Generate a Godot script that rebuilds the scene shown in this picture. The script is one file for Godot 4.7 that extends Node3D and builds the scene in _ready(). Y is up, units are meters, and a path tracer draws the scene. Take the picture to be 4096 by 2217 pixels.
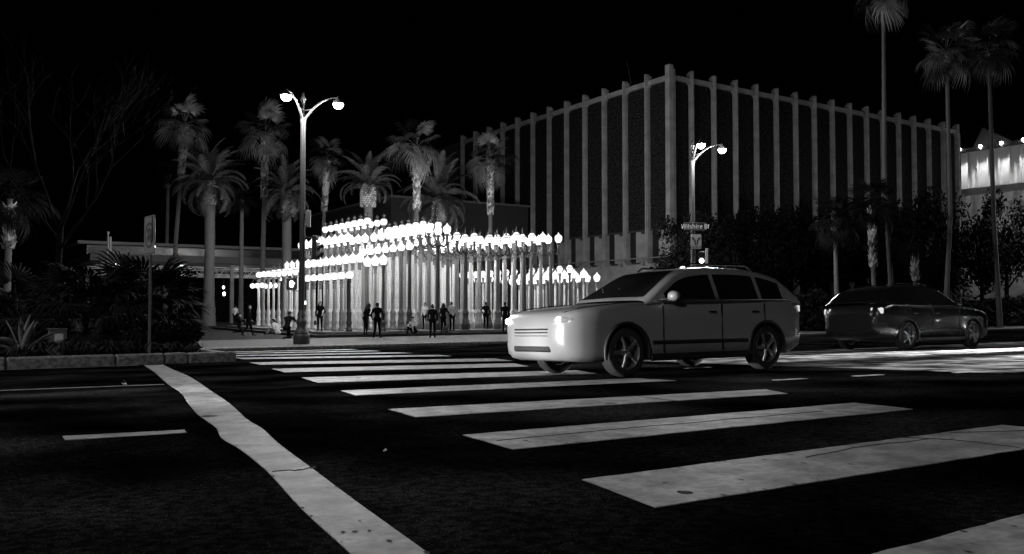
extends Node3D
# A boulevard corner at night. x = right, -z = away from the camera; u runs along the boulevard, v across it.

const U := Vector3(0.84, 0, -0.5426)
const V := Vector3(-0.5426, 0, -0.84)
const TURN := 0.5736
const SIDEWALK := 0.0
const PODIUM := 0.25
var rng := RandomNumberGenerator.new()
var used := {}
var mats := {}
var tex := {}


func at(u: float, v: float, y := 0.0) -> Vector3:
	return U * u + V * v + Vector3(0, y, 0)


func road_y(v: float) -> float:
	return 0.911 - 0.0293 * v


# ---------------------------------------------------------------- mesh maker
class Maker:
	var p := PackedVector3Array()
	var n := PackedVector3Array()
	var c := PackedColorArray()
	var t := PackedVector2Array()
	var tint := Color.WHITE
	var uv_scale := 1.0
	var xf := Transform3D()

	func put(a: Vector3, na: Vector3, uv := Vector2.ZERO) -> void:
		p.append(xf * a)
		n.append((xf.basis * na).normalized())
		c.append(tint)
		t.append(uv)

	func tri(a: Vector3, b: Vector3, d: Vector3) -> void:
		var m := (b - a).cross(d - a)
		if m.length_squared() < 1e-16:
			return
		m = m.normalized()
		put(a, m, Vector2(a.x, a.z) * uv_scale)
		put(d, m, Vector2(d.x, d.z) * uv_scale)
		put(b, m, Vector2(b.x, b.z) * uv_scale)

	func quad(a: Vector3, b: Vector3, d: Vector3, e: Vector3) -> void:
		tri(a, b, d)
		tri(a, d, e)

	func box(center: Vector3, size: Vector3, basis := Basis(), bevel := 0.0) -> void:
		var h := size / 2.0
		if bevel <= 0.0:
			var q := []
			for k in 8:
				q.append(center + basis * Vector3(h.x * (1 if k & 1 else -1), h.y * (1 if k & 2 else -1), h.z * (1 if k & 4 else -1)))
			quad(q[4], q[5], q[7], q[6])
			quad(q[1], q[0], q[2], q[3])
			quad(q[5], q[1], q[3], q[7])
			quad(q[0], q[4], q[6], q[2])
			quad(q[6], q[7], q[3], q[2])
			quad(q[0], q[1], q[5], q[4])
			return
		var b := minf(bevel, minf(h.x, minf(h.y, h.z)) * 0.9)
		var f := func(x: float, y: float, z: float) -> Vector3: return center + basis * Vector3(x, y, z)
		for s in [-1.0, 1.0]:
			var ix: float = h.x - b
			var iy: float = h.y - b
			var iz: float = h.z - b
			var faces := [
				[f.call(s * h.x, -iy, -iz), f.call(s * h.x, iy, -iz), f.call(s * h.x, iy, iz), f.call(s * h.x, -iy, iz)],
				[f.call(-ix, s * h.y, -iz), f.call(-ix, s * h.y, iz), f.call(ix, s * h.y, iz), f.call(ix, s * h.y, -iz)],
				[f.call(-ix, -iy, s * h.z), f.call(ix, -iy, s * h.z), f.call(ix, iy, s * h.z), f.call(-ix, iy, s * h.z)]]
			for w in faces:
				if s > 0: quad(w[0], w[1], w[2], w[3])
				else: quad(w[3], w[2], w[1], w[0])
			for r in [-1.0, 1.0]:
				oriented(center, f.call(s * h.x, r * iy, -iz), f.call(s * h.x, r * iy, iz), f.call(s * ix, r * h.y, iz), f.call(s * ix, r * h.y, -iz))
				oriented(center, f.call(s * h.x, -iy, r * iz), f.call(s * h.x, iy, r * iz), f.call(s * ix, iy, r * h.z), f.call(s * ix, -iy, r * h.z))
				oriented(center, f.call(-ix, s * h.y, r * iz), f.call(ix, s * h.y, r * iz), f.call(ix, s * iy, r * h.z), f.call(-ix, s * iy, r * h.z))
				for q in [-1.0, 1.0]:
					oriented(center, f.call(s * h.x, r * iy, q * iz), f.call(s * ix, r * h.y, q * iz), f.call(s * ix, r * iy, q * h.z), f.call(s * ix, r * iy, q * h.z))

	func oriented(center: Vector3, a: Vector3, b: Vector3, d: Vector3, e: Vector3) -> void:
		if (b - a).cross(d - a).dot((a + b + d) / 3.0 - center) >= 0.0:
			quad(a, b, d, e)
		else:
			quad(e, d, b, a)

	# rows of points joined into a smooth sheet; closed rows join their last point to their first
	func grid(rows: Array, closed := true) -> void:
		var cols: int = rows[0].size()
		var norm := []
		for r in rows.size():
			var line := PackedVector3Array()
			line.resize(cols)
			norm.append(line)
		var wrap := cols if closed else cols - 1
		for r in rows.size() - 1:
			for k in wrap:
				var k2 := (k + 1) % cols
				var a: Vector3 = rows[r][k]
				var b: Vector3 = rows[r][k2]
				var d: Vector3 = rows[r + 1][k2]
				var e: Vector3 = rows[r + 1][k]
				var m := (d - a).cross(e - b)
				norm[r][k] += m
				norm[r][k2] += m
				norm[r + 1][k2] += m
				norm[r + 1][k] += m
		for r in rows.size() - 1:
			for k in wrap:
				var k2 := (k + 1) % cols
				var a: Vector3 = rows[r][k]
				var b: Vector3 = rows[r][k2]
				var d: Vector3 = rows[r + 1][k2]
				var e: Vector3 = rows[r + 1][k]
				for w in [[a, norm[r][k], 0, 0], [d, norm[r + 1][k2], 1, 1], [b, norm[r][k2], 1, 0], [a, norm[r][k], 0, 0], [e, norm[r + 1][k], 0, 1], [d, norm[r + 1][k2], 1, 1]]:
					put(w[0], w[1], Vector2((k + w[2]) / float(wrap), (r + w[3]) / float(rows.size() - 1)))

	func fan(ring: PackedVector3Array, flip := false) -> void:
		var mid := Vector3.ZERO
		for q in ring:
			mid += q
		mid /= ring.size()
		for k in ring.size():
			var b := ring[(k + 1) % ring.size()]
			if flip: tri(mid, b, ring[k])
			else: tri(mid, ring[k], b)

	func tube(points: Array, radii: Array, seg := 8, cap := true) -> void:
		var rows := []
		var side := Vector3.ZERO
		for k in points.size():
			var d: Vector3 = (points[mini(k + 1, points.size() - 1)] - points[maxi(k - 1, 0)]).normalized()
			if k == 0:
				side = d.cross(Vector3.UP if absf(d.y) < 0.9 else Vector3.RIGHT).normalized()
			side = (side - d * side.dot(d)).normalized()
			var other := d.cross(side)
			var line := PackedVector3Array()
			for j in seg:
				var a := TAU * j / seg
				line.append(points[k] + (side * cos(a) + other * sin(a)) * float(radii[k]))
			rows.append(line)
		grid(rows)
		if cap:
			fan(rows[0], true)
			fan(rows[-1])

	# a turned shape: profile of Vector2(radius, height); flutes cut a groove pattern into the round
	func lathe(profile: Array, seg := 16, flutes := 0, depth := 0.0, center := Vector3.ZERO) -> void:
		var rows := []
		for q in profile:
			var line := PackedVector3Array()
			for j in seg:
				var a := -TAU * j / seg
				var r: float = q.x
				if flutes > 0 and j % 2 == 1:
					r *= 1.0 - depth
				line.append(center + Vector3(cos(a) * r, q.y, sin(a) * r))
			rows.append(line)
		grid(rows)

	func ball(center: Vector3, size: Vector3, seg := 14, rings := 9) -> void:
		var rows := []
		for r in rings + 1:
			var b := PI * r / rings - PI / 2
			var line := PackedVector3Array()
			for j in seg:
				var a := -TAU * j / seg
				line.append(center + Vector3(cos(a) * cos(b), sin(b), sin(a) * cos(b)) * size)
			rows.append(line)
		grid(rows)

	# a flat outline (Vector2 in the plane of ax and ay) with thickness along ax x ay
	func plate(outline: PackedVector2Array, o: Vector3, ax: Vector3, ay: Vector3, thick: float) -> void:
		var az := ax.cross(ay).normalized() * thick
		var idx := Geometry2D.triangulate_polygon(outline)
		var ccw := not Geometry2D.is_polygon_clockwise(outline)
		var f := func(k: int) -> Vector3: return o + ax * outline[k].x + ay * outline[k].y
		for k in range(0, idx.size(), 3):
			var a: Vector3 = f.call(idx[k])
			var b: Vector3 = f.call(idx[k + 1])
			var d: Vector3 = f.call(idx[k + 2])
			if (b - a).cross(d - a).dot(az) < 0.0:
				var s := b
				b = d
				d = s
			for w in [a, b, d]:
				pass
			tri(a + az, b + az, d + az)
			tri(a, d, b)
		for k in outline.size():
			var k2 := (k + 1) % outline.size()
			var a: Vector3 = f.call(k)
			var b: Vector3 = f.call(k2)
			if ccw == (az.dot(ax.cross(ay)) > 0.0): quad(a, b, b + az, a + az)
			else: quad(b, a, a + az, b + az)

	func build() -> ArrayMesh:
		var arrays := []
		arrays.resize(Mesh.ARRAY_MAX)
		arrays[Mesh.ARRAY_VERTEX] = p
		arrays[Mesh.ARRAY_NORMAL] = n
		arrays[Mesh.ARRAY_COLOR] = c
		arrays[Mesh.ARRAY_TEX_UV] = t
		var m := ArrayMesh.new()
		m.add_surface_from_arrays(Mesh.PRIMITIVE_TRIANGLES, arrays)
		return m


# ---------------------------------------------------------------- objects
func numbered(called: String) -> String:
	var k: int = used.get(called, 0)
	used[called] = k + 1
	return called if k == 0 else "%s_%03d" % [called, k]


func thing(called: String, label: String, category: String, where := Vector3.ZERO, turn := 0.0, group := "") -> Node3D:
	var o := Node3D.new()
	o.name = numbered(called)
	add_child(o, true)
	o.position = where
	o.rotation.y = turn
	tag(o, label, category, group)
	return o


func tag(o: Node, label: String, category: String, group := "") -> void:
	o.set_meta("label", label)
	o.set_meta("category", category)
	if group:
		o.set_meta("group", group)


func obj(called: String, mesh: Variant, mat: Material, parent: Node = self, xf := Transform3D()) -> MeshInstance3D:
	var o := MeshInstance3D.new()
	o.mesh = mesh.build() if mesh is Maker else mesh
	o.material_override = mat
	o.transform = xf
	if parent == self:
		o.name = numbered(called)
	else:
		var n := 0
		for ch in parent.get_children():
			if ch.get_meta("stem", "") == called:
				n += 1
		o.name = called if n == 0 else "%s_%03d" % [called, n]
		o.set_meta("stem", called)
	parent.add_child(o, true)
	return o


func struct(called: String, mesh: Variant, mat: Material) -> MeshInstance3D:
	var o := obj(called, mesh, mat)
	o.set_meta("kind", "structure")
	return o


func copy_of(o: Node3D, label: String, where: Vector3, turn: float) -> Node3D:
	var stem: String = o.get_meta("stem_name", String(o.name))
	var d: Node3D = o.duplicate()
	d.name = numbered(stem)
	add_child(d, true)
	d.position = where
	d.rotation.y = turn
	d.set_meta("label", label)
	return d


func lamp(parent: Node, where: Vector3, energy: float, size := 0.15) -> OmniLight3D:
	var l := OmniLight3D.new()
	l.name = "light"
	l.light_energy = energy
	l.light_size = size
	l.omni_range = 60.0
	l.omni_attenuation = 2.0
	l.shadow_enabled = true
	l.position = where
	parent.add_child(l, true)
	return l


# ---------------------------------------------------------------- materials
func grey(v: float, rough := 0.7, metal := 0.0, key := "") -> StandardMaterial3D:
	var id := "%s/%.3f/%.2f/%.2f" % [key, v, rough, metal]
	if mats.has(id):
		return mats[id]
	var m := StandardMaterial3D.new()
	m.albedo_color = Color(v, v, v).linear_to_srgb()
	m.roughness = rough
	m.metallic = metal
	m.resource_name = key
	mats[id] = m
	return m


func noise_image(side: int, freq: float, octaves: int, kind: int, seed_: int) -> Image:
	var f := FastNoiseLite.new()
	f.seed = seed_
	f.frequency = freq
	f.noise_type = kind
	f.fractal_octaves = octaves
	return f.get_seamless_image(side, side)


func texture(id: String, side: int, freq: float, octaves: int, kind: int, lo: float, hi: float, specks := 0, stretch := 1) -> ImageTexture:
	if tex.has(id):
		return tex[id]
	var src := noise_image(side, freq, octaves, kind, hash(id) % 9999)
	var im := Image.create(side, side, false, Image.FORMAT_RGB8)
	for y in side:
		for x in side:
			var g := src.get_pixel(x, (y / stretch * 7) % side if stretch > 1 else y).r
			if stretch > 1:
				g = 0.6 * g + 0.4 * src.get_pixel((x / 40 * 13) % side, (y * 3) % side).r
			g = lerpf(lo, hi, g)
			im.set_pixel(x, y, Color(g, g, g))
	var r := RandomNumberGenerator.new()
	r.seed = 5
	for k in specks:
		var g := r.randf_range(0.45, 1.0)
		var x := r.randi() % side
		var y := r.randi() % side
		im.set_pixel(x, y, Color(g, g, g))
		if r.randf() < 0.3:
			im.set_pixel((x + 1) % side, y, Color(g, g, g) * 0.8)
	tex[id] = ImageTexture.create_from_image(im)
	return tex[id]


func rough_mat(id: String, v: float, rough: float, t: Texture2D, tile: float, relief := 0.0, bump: Texture2D = null, world := true) -> StandardMaterial3D:
	if mats.has(id):
		return mats[id]
	var m := StandardMaterial3D.new()
	m.resource_name = id
	m.albedo_color = Color(v, v, v).linear_to_srgb()
	m.albedo_texture = t
	m.roughness = rough
	m.uv1_triplanar = true
	m.uv1_world_triplanar = world
	m.uv1_scale = Vector3.ONE / tile
	if relief > 0.0:
		m.heightmap_enabled = true
		m.heightmap_texture = bump if bump else t
		m.heightmap_scale = relief
	mats[id] = m
	return m


func glow(v: float, key := "lamp glow") -> StandardMaterial3D:
	var id := "%s%.2f" % [key, v]
	if mats.has(id):
		return mats[id]
	var m := StandardMaterial3D.new()
	m.resource_name = key
	m.albedo_color = Color(0.6, 0.6, 0.6)
	m.roughness = 0.4
	m.emission_enabled = true
	m.emission = Color.WHITE
	m.emission_energy_multiplier = v
	mats[id] = m
	return m


func _ready() -> void:
	rng.seed = 20
	# camera
	var cam := Camera3D.new()
	cam.name = "camera"
	cam.position = Vector3(0, 1.65, 0)
	cam.rotation.x = atan(75.0 / 2200.0)
	cam.fov = 35.14
	cam.near = 0.05
	cam.far = 3000.0
	add_child(cam)
	cam.current = true
	# night sky
	var env := Environment.new()
	env.background_mode = Environment.BG_SKY
	var sky := Sky.new()
	var sm := ProceduralSkyMaterial.new()
	sm.sky_top_color = Color(0.02, 0.02, 0.02)
	sm.sky_horizon_color = Color(0.05, 0.05, 0.05)
	sm.ground_bottom_color = Color(0.01, 0.01, 0.01)
	sm.ground_horizon_color = Color(0.04, 0.04, 0.04)
	sky.sky_material = sm
	env.sky = sky
	env.background_energy_multiplier = 0.05
	env.tonemap_mode = Environment.TONE_MAPPER_LINEAR
	env.tonemap_exposure = 1.0
	env.sdfgi_enabled = true
	env.ssao_enabled = true
	env.ssil_enabled = true
	var we := WorldEnvironment.new()
	we.name = "environment"
	we.environment = env
	add_child(we)
	textures()
	ground()
	markings()
	museum()
	far_buildings()
	pavilion()
	street_lamps()
	installation()
	palms()
	right_planting()
	left_planting()
	vehicles()
	people()
	street_signs()


const HEAD := 2.0      # strength of each lamp of the lamp-post field
const STREET := 60.0   # strength of each street-lamp head


func textures() -> void:
	var bump := texture("fine grain", 512, 0.08, 4, FastNoiseLite.TYPE_SIMPLEX, 0.0, 1.0)
	rough_mat("asphalt", 0.75, 0.95, texture("asphalt", 1024, 0.03, 5, FastNoiseLite.TYPE_SIMPLEX, 0.1, 0.32, 22000), 3.0, 0.3, texture("grit", 512, 0.16, 3, FastNoiseLite.TYPE_SIMPLEX, 0.0, 1.0))
	var a: StandardMaterial3D = mats["asphalt"]
	a.specular_mode = BaseMaterial3D.SPECULAR_DISABLED
	a.detail_enabled = true
	a.detail_blend_mode = BaseMaterial3D.BLEND_MODE_MUL
	a.detail_uv_layer = BaseMaterial3D.DETAIL_UV_2
	a.detail_albedo = texture("patches", 512, 0.014, 5, FastNoiseLite.TYPE_SIMPLEX, 0.0, 1.0)
	a.uv2_triplanar = true
	a.uv2_world_triplanar = true
	a.uv2_scale = Vector3.ONE / 23.0
	rough_mat("concrete", 0.13, 0.8, texture("concrete", 512, 0.015, 5, FastNoiseLite.TYPE_SIMPLEX, 0.55, 0.95, 900), 4.0, 0.4, bump)
	rough_mat("plaza paving", 0.035, 0.8, texture("concrete", 512, 0.015, 5, FastNoiseLite.TYPE_SIMPLEX, 0.55, 0.95), 4.0, 0.4, bump)  # darker copy of the paving tone, beyond the lamplit strip
	rough_mat("worn concrete", 0.62, 0.9, texture("worn concrete", 512, 0.012, 5, FastNoiseLite.TYPE_SIMPLEX, 0.1, 1.0, 900), 6.5, 0.3, bump)  # pale tone for the road patch: headlight glow put into the colour
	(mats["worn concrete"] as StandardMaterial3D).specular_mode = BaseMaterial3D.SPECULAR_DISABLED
	rough_mat("kerb concrete", 0.5, 0.85, texture("kerb concrete", 512, 0.02, 5, FastNoiseLite.TYPE_SIMPLEX, 0.35, 1.0, 1500), 1.6, 0.8, bump)
	rough_mat("dark stone", 0.085, 0.7, texture("dark stone", 512, 0.03, 5, FastNoiseLite.TYPE_SIMPLEX, 0.05, 0.85), 5.0, 3.0)
	rough_mat("cast stone", 0.34, 0.8, texture("cast stone", 512, 0.01, 4, FastNoiseLite.TYPE_SIMPLEX, 0.72, 1.0), 9.0)
	rough_mat("soil", 0.05, 0.95, texture("kerb concrete", 512, 0.02, 5, FastNoiseLite.TYPE_SIMPLEX, 0.35, 1.0), 0.8, 4.0, bump)
	rough_mat("bark", 0.3, 0.9, texture("bark", 512, 0.05, 4, FastNoiseLite.TYPE_SIMPLEX, 0.3, 1.0), 1.1, 4.0)
	rough_mat("lamp metal", 0.035, 0.5, texture("post paint", 256, 0.03, 4, FastNoiseLite.TYPE_SIMPLEX, 0.75, 1.0), 0.9, 0.3, bump, false)
	rough_mat("capital paint", 0.11, 0.5, texture("post paint", 256, 0.03, 4, FastNoiseLite.TYPE_SIMPLEX, 0.75, 1.0), 0.9, 0.3, bump, false)
	rough_mat("pale steel", 0.3, 0.5, texture("post paint", 256, 0.03, 4, FastNoiseLite.TYPE_SIMPLEX, 0.75, 1.0), 0.9, 0.3, bump, false)
	rough_mat("dim bark", 0.01, 0.9, texture("bark", 512, 0.05, 4, FastNoiseLite.TYPE_SIMPLEX, 0.3, 1.0), 1.1, 4.0)
	rough_mat("post paint", 0.5, 0.42, texture("post paint", 256, 0.03, 4, FastNoiseLite.TYPE_SIMPLEX, 0.75, 1.0), 0.9, 0.3, bump, false)
	rough_mat("middle post paint", 0.2, 0.42, texture("post paint", 256, 0.03, 4, FastNoiseLite.TYPE_SIMPLEX, 0.75, 1.0), 0.9, 0.3, bump, false)
	rough_mat("dark post paint", 0.075, 0.4, texture("post paint", 256, 0.03, 4, FastNoiseLite.TYPE_SIMPLEX, 0.75, 1.0), 0.9, 0.3, bump, false)
	rough_mat("black paint", 0.03, 0.4, texture("post paint", 256, 0.03, 4, FastNoiseLite.TYPE_SIMPLEX, 0.75, 1.0), 0.9, 0.3, bump, false)
	rough_mat("pole paint", 0.026, 0.5, texture("post paint", 256, 0.03, 4, FastNoiseLite.TYPE_SIMPLEX, 0.75, 1.0), 0.9, 0.3, bump, false)
	for k in [["plaza paving", 0.12], ["dark stone", 0.15], ["dim bark", 0.2]]:
		(mats[k[0]] as StandardMaterial3D).metallic_specular = k[1]
	var p := StandardMaterial3D.new()
	p.resource_name = "road paint"
	p.albedo_color = Color(0.52, 0.52, 0.52).linear_to_srgb()
	p.albedo_texture = texture("road paint", 1024, 0.02, 5, FastNoiseLite.TYPE_SIMPLEX, 0.66, 1.0, 900, 8)
	p.roughness = 0.6
	p.uv1_scale = Vector3(0.7, 0.7, 0.7)
	p.detail_enabled = true
	p.detail_blend_mode = BaseMaterial3D.BLEND_MODE_MUL
	p.detail_uv_layer = BaseMaterial3D.DETAIL_UV_2
	p.detail_albedo = texture("grime", 512, 0.02, 5, FastNoiseLite.TYPE_SIMPLEX, 0.62, 1.12)
	p.uv2_triplanar = true
	p.uv2_world_triplanar = true
	p.uv2_scale = Vector3.ONE / 4.3
	mats["road paint"] = p
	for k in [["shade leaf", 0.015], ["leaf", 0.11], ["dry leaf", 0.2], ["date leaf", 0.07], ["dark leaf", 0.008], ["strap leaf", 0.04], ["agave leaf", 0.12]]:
		var m := StandardMaterial3D.new()
		m.resource_name = k[0]
		m.albedo_color = Color(k[1], k[1], k[1]).linear_to_srgb()
		m.roughness = 0.36 if k[0] in ["leaf", "date leaf"] else 0.75
		m.metallic_specular = 0.5 if k[0] in ["leaf", "date leaf"] else 0.2
		m.vertex_color_use_as_albedo = true
		m.backlight_enabled = true
		m.backlight = Color(0.15, 0.15, 0.15)
		mats[k[0]] = m


# ---------------------------------------------------------------- the ground
func ground() -> void:
	var g := Maker.new()
	g.quad(Vector3(-1500, -0.9, 1500), Vector3(1500, -0.9, 1500), Vector3(1500, -0.9, -1500), Vector3(-1500, -0.9, -1500))
	struct("ground", g, grey(0.05, 0.95, 0.0, "ground"))
	var r := Maker.new()
	r.quad(at(-120, -28, road_y(-28)), at(170, -28, road_y(-28)), at(170, 36.2, road_y(36.2)), at(-120, 36.2, road_y(36.2)))
	struct("road", r, mats["asphalt"])
	var pad := Maker.new()  # pool of headlight on the road, painted as paler slabs
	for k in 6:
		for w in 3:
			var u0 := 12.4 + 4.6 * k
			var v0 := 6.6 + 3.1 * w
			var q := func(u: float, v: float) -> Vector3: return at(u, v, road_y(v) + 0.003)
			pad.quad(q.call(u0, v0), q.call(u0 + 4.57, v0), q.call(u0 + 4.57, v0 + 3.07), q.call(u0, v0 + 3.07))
	struct("painted_light_patch", pad, mats["worn concrete"])
	var near := Maker.new()
	near.quad(at(-120, -120, road_y(-28)), at(170, -120, road_y(-28)), at(170, -28, road_y(-28)), at(-120, -28, road_y(-28)))
	struct("near_ground", near, mats["asphalt"])
	var k := Maker.new()
	k.xf = Transform3D(Basis(Vector3.UP, TURN), Vector3.ZERO)
	k.box(Vector3(25, -0.26, -36.35), Vector3(290, 0.5, 0.3), Basis(), 0.03)
	struct("kerb", k, mats["kerb concrete"])
	var s := Maker.new()
	s.xf = k.xf
	s.box(Vector3(25, -0.26, -40.55), Vector3(290, 0.5, 8.1))
	struct("pavement", s, mats["concrete"])  # paler than the plaza: lamplight on this strip is put into its tone
	var plaza := Maker.new()
	plaza.xf = k.xf
	plaza.box(Vector3(25, -0.26, -90.6), Vector3(290, 0.5, 92.0))
	struct("plaza", plaza, mats["plaza paving"])
	var st := Maker.new()
	st.xf = k.xf
	st.box(Vector3(30, 0.06, -56.2), Vector3(26.6, 0.13, 22.0), Basis(), 0.015)
	struct("plaza_lower_step", st, mats["plaza paving"])
	var st2 := Maker.new()
	st2.xf = k.xf
	st2.box(Vector3(30, 0.187, -56.2), Vector3(24.9, 0.126, 20.2), Basis(), 0.015)
	struct("plaza_upper_step", st2, mats["concrete"])
	# the planted island at the left
	var soil := Maker.new()
	soil.quad(at(-60, 23.0, road_y(23.0) + 0.17), at(5.9, 23.0, road_y(23.0) + 0.17), at(5.9, 33, road_y(33) + 0.17), at(-60, 33, road_y(33) + 0.17))
	struct("island_soil", soil, mats["soil"])
	var holder := Node3D.new()
	holder.name = "island_kerb"
	holder.set_meta("kind", "structure")
	add_child(holder)
	var cuts := [-14.0, -11.5, -9.0, -6.4, -3.9, -1.35, 1.15, 3.43, 4.55, 5.1, 6.3]
	for i in cuts.size() - 1:
		var b := Maker.new()
		var l: float = cuts[i + 1] - cuts[i] - 0.03
		var mid: float = (cuts[i] + cuts[i + 1]) / 2.0
		var tilt := Basis(Vector3.UP, TURN) * Basis(Vector3.UP, rng.randf_range(-0.006, 0.006))
		b.box(Vector3.ZERO, Vector3(l, 0.42, 0.34), Basis(), 0.035)
		obj("kerb_stone", b, mats["kerb concrete"], holder, Transform3D(tilt, at(mid, 22.95, road_y(22.95) + 0.05 + rng.randf_range(-0.012, 0.012))))
	for i in 4:
		var b := Maker.new()
		b.box(Vector3.ZERO, Vector3(0.34, 0.42, 2.4), Basis(), 0.035)
		var v := 24.35 + 2.43 * i
		obj("kerb_stone", b, mats["kerb concrete"], holder, Transform3D(Basis(Vector3.UP, TURN), at(6.13, v, road_y(v) + 0.05)))


# ---------------------------------------------------------------- painted markings, parts of the road
func mark(called: String, outline: Array, parent: Node, mat: Material = null, rise := 0.004, jitter := 0.007) -> void:
	var pts := PackedVector2Array()
	for k in outline.size():
		var a: Vector2 = outline[k]
		var b: Vector2 = outline[(k + 1) % outline.size()]
		var n := maxi(1, int((b - a).length() / 0.14)) if jitter > 0.0 else 1
		for j in n:
			var q := a.lerp(b, float(j) / n)
			if j > 0:
				q += Vector2(rng.randf_range(-1, 1), rng.randf_range(-1, 1)) * jitter
			pts.append(q)
	var m := Maker.new()
	var top := func(q: Vector2) -> Vector3: return at(q.x, q.y, road_y(q.y) + rise)
	var low := func(q: Vector2) -> Vector3: return at(q.x, q.y, road_y(q.y) - 0.004)
	var idx := Geometry2D.triangulate_polygon(pts)
	for k in range(0, idx.size(), 3):
		var a: Vector3 = top.call(pts[idx[k]])
		var b: Vector3 = top.call(pts[idx[k + 1]])
		var d: Vector3 = top.call(pts[idx[k + 2]])
		var qa := pts[idx[k]]
		var qb := pts[idx[k + 1]]
		var qd := pts[idx[k + 2]]
		if (b - a).cross(d - a).y < 0.0:
			var s := b; b = d; d = s
			var sq := qb; qb = qd; qd = sq
		m.put(a, Vector3.UP, qa)
		m.put(d, Vector3.UP, qd)
		m.put(b, Vector3.UP, qb)
	for k in pts.size():
		var q := pts[k]
		var q2 := pts[(k + 1) % pts.size()]
		m.quad(low.call(q), low.call(q2), top.call(q2), top.call(q))
	obj(called, m, mat if mat else mats["road paint"], parent)


func markings() -> void:
	var road := get_node("road")
	var l := [Vector2(3.97, 22.3), Vector2(3.40, 18.0), Vector2(2.78, 13.77), Vector2(2.50, 11.6), Vector2(2.12, 9.4), Vector2(1.93, 8.2), Vector2(1.79, 7.07), Vector2(1.64, 6.3), Vector2(1.58, 5.64), Vector2(1.45, 4.66), Vector2(1.26, 3.57), Vector2(1.14, 2.75), Vector2(1.0, 1.9)]
	var r := [Vector2(1.2, 1.7), Vector2(1.35, 2.6), Vector2(1.50, 3.55), Vector2(1.67, 4.57), Vector2(1.87, 5.77), Vector2(2.05, 6.7), Vector2(2.17, 7.53), Vector2(2.50, 9.3), Vector2(2.78, 11.02), Vector2(3.2, 13.6), Vector2(3.58, 16.08), Vector2(3.95, 19.0), Vector2(4.37, 22.1)]
	var smooth := func(a: Array) -> Array:
		var out := []
		for k in a.size() - 1:
			for j in 5:
				out.append((a[k] as Vector2).cubic_interpolate(a[k + 1], a[maxi(k - 1, 0)], a[mini(k + 2, a.size() - 1)], j / 5.0))
		out.append(a[-1])
		return out
	l = smooth.call(l)
	r = smooth.call(r)
	mark("stop_line", l + r, road, null, 0.004, 0.004)
	var bars := [
		[2.44, 1.74, 7.4, 1.86, 7.2, 1.1, 2.3, 1.04], [2.60, 3.40, 6.28, 3.34, 6.24, 2.62, 2.44, 2.70], [3.04, 5.34, 7.06, 5.10, 6.89, 4.41, 2.92, 4.51],
		[3.49, 7.54, 7.83, 6.81, 7.50, 6.23, 3.35, 6.69], [4.13, 10.31, 8.27, 9.54, 8.26, 8.72, 3.96, 9.42], [4.83, 13.75, 9.11, 12.06, 8.69, 10.98, 4.52, 12.16],
		[5.54, 17.53, 10.11, 15.61, 9.46, 14.05, 5.22, 15.76], [6.32, 21.74, 11.42, 18.54, 10.85, 16.75, 6.03, 19.9], [7.18, 26.3, 12.06, 22.68, 11.78, 21.22, 6.97, 24.6],
		[7.6, 29.6, 12.7, 26.6, 12.5, 25.2, 7.5, 28.1], [8.3, 32.6, 13.3, 30.2, 13.1, 28.9, 8.1, 31.3], [9.0, 35.2, 13.9, 33.6, 13.7, 32.4, 8.8, 34.1]]
	for b in bars:
		mark("crosswalk_stripe", [Vector2(b[0], b[1]), Vector2(b[2], b[3]), Vector2(b[4], b[5]), Vector2(b[6], b[7])], road)
	mark("lane_dash", [Vector2(0.73, 7.21), Vector2(1.55, 7.03), Vector2(1.52, 6.82), Vector2(0.72, 6.92)], road)
	mark("lane_line", [Vector2(2.7, 13.62), Vector2(-9, 15.6), Vector2(-9, 15.45), Vector2(2.69, 13.5)], road)
	mark("edge_line", [Vector2(3.9, 22.5), Vector2(-14, 22.65), Vector2(-14, 22.5), Vector2(3.9, 22.35)], road)
	for q in [[9.2, 7.9], [10.6, 7.7], [12.2, 7.2], [10.8, 11.2], [13.5, 10.2]]:
		mark("lane_dash", [Vector2(q[0], q[1]), Vector2(q[0] + 0.55, q[1] - 0.04), Vector2(q[0] + 0.53, q[1] - 0.16), Vector2(q[0] - 0.02, q[1] - 0.12)], road)
	var dark := grey(0.015, 0.95, 0.0, "crack")
	var crack := func(pts: Array, w: float) -> void:
		var out := []
		var fine := []
		for k in pts.size() - 1:
			for j in 5:
				fine.append((pts[k] as Vector2).lerp(pts[k + 1], j / 5.0) + Vector2(rng.randf_range(-1, 1), rng.randf_range(-1, 1)) * 0.018)
		fine.append(pts[-1])
		for q in fine:
			out.append(q + Vector2(0, w * rng.randf_range(0.3, 1.0)))
		fine.reverse()
		for q in fine:
			out.append(q - Vector2(w * 0.4, w * rng.randf_range(0.3, 1.0)))
		mark("crack", out, road, dark, 0.007, 0.0)
	crack.call([Vector2(5.15, 3.38), Vector2(5.28, 3.05), Vector2(5.2, 2.64)], 0.014)
	crack.call([Vector2(4.0, 3.2), Vector2(4.6, 3.26), Vector2(5.2, 3.22)], 0.006)
	crack.call([Vector2(3.05, 4.9), Vector2(4.4, 4.88), Vector2(6.2, 4.78)], 0.008)
	crack.call([Vector2(6.0, 6.28), Vector2(6.15, 7.05)], 0.01)
	crack.call([Vector2(1.45, 4.6), Vector2(1.6, 4.55), Vector2(1.7, 4.6)], 0.012)
	crack.call([Vector2(5.1, 12.1), Vector2(5.5, 12.9), Vector2(5.3, 13.4)], 0.03)
	crack.call([Vector2(6.15, 3.0), Vector2(5.6, 3.32)], 0.006)
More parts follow.
